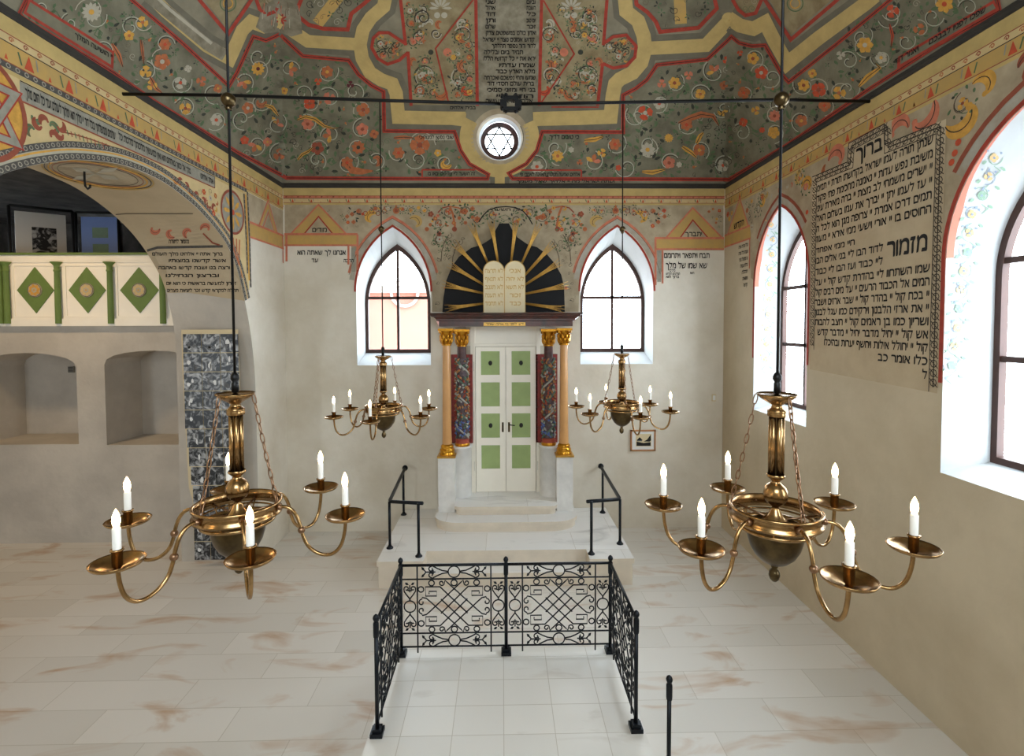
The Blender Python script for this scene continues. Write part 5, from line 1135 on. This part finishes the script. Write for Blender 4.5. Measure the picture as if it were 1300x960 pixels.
    for a in chain_ph:
        A = V(.092, a, .592); B_ = V(.205, a, .02); mb = MB(); n = int((B_-A).length/(.046*k)); d = (B_-A)/n; t = d.normalized(); s1 = t.cross(Vector((0, 0, 1))).normalized(); s2 = t.cross(s1)
        for i in range(n):
            m0 = A+d*(i+.5); sd = s1 if i % 2 else s2; sag = Vector((0, 0, -.018*k*math.sin(PI*(i+.5)/n)))
            mb.tube([m0+sag+t*(math.cos(u)*.62*d.length)+sd*(math.sin(u)*.0095*k) for u in [2*PI*w_/8 for w_ in range(8)]], .0032*k, 'copper', 5, closed=True)
        part(mb, 'chain', root)
    return root
zc_ = 3.63-.945
chandelier_at('', (-1.381, 2.634, zc_), 1, -2.055, (0, 2.1, 4.3), vz(-1.381, 2.634), 'large brass chandelier at left with six lit candle bulbs, nearest the arch', 4.772)
chandelier_at('', (1.363, 2.477, zc_), 1, -2.63, (-PI/2+.1, .45, PI-.45), vz(1.363, 2.477), 'large brass chandelier at right with six lit candle bulbs, before the psalm wall', 4.72)
kf = .905
cl_ = Vector((-1.369, 5.829, -.95))*kf; cr_ = Vector((1.408, 5.924, -.942))*.895
chandelier_at('', (cl_.x, cl_.y, cl_.z+3.63), kf, -2.64, (.3, 2.4, 4.5), 5.93, 'small distant brass chandelier hanging left of the ark doors', Z(291, cl_.y))
chandelier_at('', (cr_.x, cr_.y, cr_.z+3.63), .895, -2.484, (-PI/2, .5, PI-.5), 5.93, 'small distant brass chandelier hanging right of the ark doors', Z(291, cr_.y))

# ---------------- photo strip on the jamb of the arch
yj = 7.60; T = [(233, 419), (305, 420)]
xa, xb = X(234, yj, 560)-.0, X(307, yj, 560)+.0; za, zb_ = Z(418.5, yj, 270), Z(710, yj, 270)
ph_ = empty('photo_banner', ((xa+xb)/2, yj, zb_), 'long hanging strip of black and white photographs on the arch pier', 'photo strip')
mb = MB(); L = [(xa+.0, za), (xb-.02, za), (xb-.01, za-1), (xb, za-2), (xb+.0, zb_), (xa+.11, zb_), (xa+.10, zb_+.9), (xa+.05, zb_+1.1), (xa+.02, za-1.4), (xa, za-.6)]
mb.prism(L, yj-.004, yj+.006, 'paper_cream', ax=1); part(mb, 'backing', ph_)
hgt = (za-.05-zb_)/12; rj = random.Random(4)
for r_ in range(12):
    sh_ = .10*max(0, min(1, (r_-4)/4)); w3 = (xb-xa-.03-sh_*.9)/3
    for c_ in range(3):
        x0 = xa+.02+sh_*.9+c_*w3; z0 = za-.06-hgt*(r_+1); mb = MB(); mb.box((x0+.005, yj-.012, z0+.006), (x0+w3-.005, yj-.004, z0+hgt-.006), 'photo_print')
        for q in range(3):
            cx, cz = x0+rj.uniform(.06, w3-.06), z0+rj.uniform(.06, hgt-.08); n = 7; rx, rz = rj.uniform(.012, .035), rj.uniform(.02, .06)
            mb.add([(cx+rx*math.cos(2*PI*k/n)*rj.uniform(.6, 1.2), yj-.0135, cz+rz*math.sin(2*PI*k/n)*rj.uniform(.6, 1.2)) for k in range(n)], [tuple(range(n))], rj.choice(('photo_mid', 'paper_white', 'photo_mid')))
        part(mb, 'photograph', ph_)
# ---------------- gallery parapet
yp = 8.44; pa = empty('gallery_parapet', (-7.0, yp, 3.66), 'cream painted gallery parapet with green diamonds and colonnettes', 'parapet')
zt_, zb2 = Z(324, yp, 100), Z(414, yp, 100)
mb = MB(); mb.box((-12, yp, zb2), (XF+.0, yp+.09, zt_), 'white_paint'); mb.box((-12, yp-.03, zb2), (XF, yp, zb2+.12), 'white_paint'); mb.box((-12, yp-.02, zt_-.12), (XF, yp, zt_), 'white_paint'); mb.box((-12, yp-.05, zt_), (XF, yp+.12, zt_+.035), 'green_dark'); part(mb, 'wall_panel', pa)
for i, (cx, w_) in enumerate(((45, 24), (110.7, 24), (177, 25))):
    x0, x1 = X(cx-w_-2, yp, 368), X(cx+w_+2, yp, 368); z0, z1 = Z(401, yp, cx), Z(338, yp, cx); mb = MB()
    for a_, b_ in (((x0-.02, z0-.02), (x1+.02, z0)), ((x0-.02, z1), (x1+.02, z1+.02)), ((x0-.02, z0), (x0, z1)), ((x1, z0), (x1+.02, z1))): mb.box((a_[0], yp-.014, a_[1]), (b_[0], yp, b_[1]), 'white_paint')
    part(mb, 'panel_moulding', pa)
    A = on(cx, 368.5, 1, yp-.01); mb = MB(); hw, hh = X(cx+w_, yp, 368)-A.x, .375
    mb.prism([(A.x-hw, A.z), (A.x, A.z-hh), (A.x+hw, A.z), (A.x, A.z+hh)], yp-.014, yp, 'green_dark', ax=1); dm = part(mb, 'green_diamond', pa)
    mb = MB(); pt = Paint(mb, ymap(yp-.018), (1, 0), (0, 1)); mb.prism([(A.x+.115*math.cos(2*PI*k/20), A.z+.115*math.sin(2*PI*k/20)) for k in range(20)], yp-.03, yp-.012, 'cream', ax=1)
    pt = Paint(mb, ymap(yp-.030), (1, 0), (0, 1)); pt.flower(A.x, A.z, .10, 8, 'gold_paint' if i == 0 else 'ochre_pale', 'ochre', .2, 1); pt.ring(A.x, A.z, .105, .01, 'line_soft', 2); pt.flower(A.x, A.z, .05, 6, 'cream', 'gold_paint', .4, 3); part(mb, 'rosette', dm)
for cx in (2.5, 11, 75.5, 142, 208):
    x = X(cx, yp, 368); z0, z1 = Z(411, yp, cx), Z(333, yp, cx); mb = MB()
    mb.lathe([(.048, z0), (.046, z0+.5), (.042, z1-.16), (.05, z1-.15), (.05, z1-.13), (.042, z1-.12), (.045, z1-.06), (.07, z1-.03), (.09, z1-.01), (.09, z1)], (x, yp-.03, 0), 'green_dark', 16, PI, 2*PI); part(mb, 'colonnette', pa)
# ---------------- exhibition boards on the gallery
def board(name, lab, A, B_, ztop_, zlow, sheet, pics):
    A = Vector(A); B_ = Vector(B_); r_ = empty(name, (A.x, A.y, 3.66), lab, 'display board', 'exhibition boards on the gallery'); d = (B_-A).normalized(); nn = Vector((-d.y, d.x, 0)); 
    if nn.y > 0: nn = -nn
    P = lambda u, z, o=0: A+(B_-A)*u+nn*o+Vector((0, 0, z-A.z))
    mb = MB(); mb.tube([P(0, 3.66), P(0, ztop_)], .025, 'black', 6); mb.tube([P(1, 3.66), P(1, ztop_)], .025, 'black', 6); mb.tube([P(0, ztop_), P(1, ztop_)], .025, 'black', 6); mb.tube([P(0, zlow), P(1, zlow)], .02, 'black', 6); part(mb, 'metal_frame', r_)
    u0, u1, zt2, m_ = sheet; mb = MB(); q = [P(u0, zlow+.03, .01), P(u1, zlow+.03, .01), P(u1, zt2, .01), P(u0, zt2, .01)]; q2 = [v-nn*.02 for v in q]; mb.add(q+q2, [(0, 1, 2, 3), (7, 6, 5, 4), (0, 4, 5, 1), (1, 5, 6, 2), (2, 6, 7, 3), (3, 7, 4, 0)], m_); pn = part(mb, 'panel', r_)
    for (a_, b_, z0, z1, m2) in pics:
        mb = MB(); q = [P(a_, z0, .014), P(b_, z0, .014), P(b_, z1, .014), P(a_, z1, .014)]; q2 = [v-nn*.004 for v in q]; mb.add(q+q2, [(0, 1, 2, 3), (7, 6, 5, 4), (0, 4, 5, 1), (1, 5, 6, 2), (2, 6, 7, 3), (3, 7, 4, 0)], m2); part(mb, 'picture', pn)
A = on(11, 262, 1, 9.2); B_ = on(92, 270, 1, 9.9); zt3 = (A.z+B_.z)/2+.0
board('exhibition_board', 'dark framed display board with white sheet and one dark photograph', A, B_, zt3, 4.5, (.08, .88, Z(270, 9.4, 40), 'paper_white'), [(.33, .72, Z(322, 9.4, 40)-.0, Z(290, 9.5, 50), 'photo_print')])
A = on(96, 270.5, 1, 10.0); B_ = on(150, 271.5, 1, 10.2)
board('exhibition_board', 'display board with sheet tinted by painted blue daylight and two small pictures, beside the arch pier', A, B_, (A.z+B_.z)/2, 4.5, (.12, .97, Z(276.5, 10.1, 125), 'board_daylit'), [(.38, .75, Z(303, 10.1, 125), Z(290, 10.1, 125), 'leaf_faint'), (.38, .75, Z(324, 10.1, 125), Z(311, 10.1, 125), 'leaf_faint')])
# ---------------- small things
hk = MB(); H0 = sfmap(107, 217)[0]; hk.tube([H0+Vector((0, 0, .03)), H0-Vector((0, 0, .10)), H0-Vector((-.005, 0, .16)), H0-Vector((-.03, 0, .19)), H0-Vector((-.055, 0, .17)), H0-Vector((-.055, 0, .145))], .011, 'black', 6); o = hk.build('ceiling_hook'); tag(o, 'black iron hook hanging from the painted soffit of the arch', 'hook')
yv = YN+.85; mb = MB(); a_, b_ = on(88, 473, 1, yv), on(95, 465, 1, yv); mb.box((a_.x, yv-.03, a_.z), (b_.x, yv-.001, b_.z), 'grey_plate')
for k in range(4): mb.box((a_.x+.01, yv-.036, a_.z+.012+k*.025), (b_.x-.01, yv-.03, a_.z+.024+k*.025), 'line')
tag(mb.build('wall_vent'), 'small dark vent grille at the back of the left niche', 'vent')
mb = MB(); a_, b_ = on(903.5, 509.5, 1, YB), on(908.5, 500.5, 1, YB); mb.box((a_.x, YB-.018, a_.z), (b_.x, YB-.001, b_.z), 'paper_cream'); mb.box((a_.x+.012, YB-.026, a_.z+.02), (b_.x-.012, YB-.018, b_.z-.02), 'paper_white'); tag(mb.build('light_switch'), 'small cream light switch on the back wall near the right corner', 'switch')
pf = empty('picture_frame', (2.4, YB, 1.9), 'small framed black and white picture hanging right of the ark', 'picture')
a_, b_ = on(800.5, 573, 1, YB-.03), on(832.5, 546, 1, YB-.03); mb = MB()
for p, q in (((a_.x, a_.z), (b_.x, a_.z+.025)), ((a_.x, b_.z-.025), (b_.x, b_.z)), ((a_.x, a_.z), (a_.x+.025, b_.z)), ((b_.x-.025, a_.z), (b_.x, b_.z))): mb.box((p[0], YB-.035, p[1]), (q[0], YB-.002, q[1]), 'wood_frame')
part(mb, 'frame', pf); mb = MB(); mb.box((a_.x+.02, YB-.02, a_.z+.02), (b_.x-.02, YB-.004, b_.z-.02), 'paper_white'); part(mb, 'mount', pf)
mb = MB(); p, q = on(807, 567, 1, YB-.022), on(827, 551, 1, YB-.022); mb.box((p.x, YB-.023, p.z), (q.x, YB-.02, q.z), 'paper_cream'); pt = Paint(mb, ymap(YB-.0235), (1, 0), (0, 1)); W_, H_ = q.x-p.x, q.z-p.z; S_ = lambda u, v: (p.x+W_*u, p.z+H_*v)
pt.poly([S_(.05, .05), S_(.95, .05), S_(.95, .35), (S_(.5, .28)), S_(.05, .4)], 'ink', 1); pt.poly([S_(.5, .4), S_(.72, .55), S_(.95, .95), S_(.98, .5), S_(.9, .38)], 'ink', 1); pt.poly([S_(.05, .5), S_(.25, .75), S_(.45, .5)], 'ink', 1); pt.poly([S_(.08, .42), S_(.4, .42), S_(.4, .5), S_(.08, .5)], 'photo_mid', 1); part(mb, 'print', pf)
# ---------------- neighbouring house seen through the left rear window
nb = empty('neighbouring_house', (-4, 15, 0), 'pale peach house wall seen through the left rear window', 'building')
mb = MB(); mb.box((-9, 14.6, -1), (-1.6, 18, 4.55), 'facade'); part(mb, 'wall', nb); mb = MB(); mb.box((-9.1, 14.45, 4.55), (-1.5, 18.1, 4.75), 'facade_white'); part(mb, 'eaves', nb)
mb = MB(); L = on(514, 372, 1, 14.6); mb.lathe([(.34, 0), (.42, 0), (.42, .05), (.34, .05)], (0, 0, 0), 'facade_white', 24); mb.v = [(L.x+v[0], 14.58-v[2], L.z+v[1]) for v in mb.v]; part(mb, 'round_moulding', nb)

# ================================================================== light
w = bpy.data.worlds.new('sky'); bpy.context.scene.world = w; w.use_nodes = True
bg = w.node_tree.nodes['Background']; bg.inputs[0].default_value = (.80, .91, 1, 1); bg.inputs[1].default_value = 13.5
def portal(loc, rot, sx, sy):
    l = bpy.data.lights.new('window_portal', 'AREA'); l.shape = 'RECTANGLE'; l.size = sx; l.size_y = sy; l.cycles.is_portal = True
    o = bpy.data.objects.new('window_portal', l); col.objects.link(o); o.location = loc; o.rotation_euler = rot
for c in cents: portal((XR+.46, c, 3.72), (0, PI/2, 0), 2.8, 1.3)
portal((.05, -1.7, 5.4), (PI/2, 0, 0), 2.5, 2.0); portal((-8.9, -1.7, 2.1), (PI/2, 0, 0), 1.4, 2.2)  # portals at the added openings of the rear wall
for c in (cL, cR): portal((c, YB+.46, 4.1), (-PI/2, 0, 0), 1.3, 2.1)
sc = bpy.context.scene
sc.view_settings.view_transform = 'Standard'; sc.view_settings.look = 'None'; sc.view_settings.gamma = 1; sc.view_settings.use_curve_mapping = False
sc.view_settings.exposure = 0.15
sc.cycles.max_bounces = 10; sc.cycles.diffuse_bounces = 6; sc.cycles.transparent_max_bounces = 12
sc.cycles.sample_clamp_indirect = 8
bpy.data.objects.remove(_to)
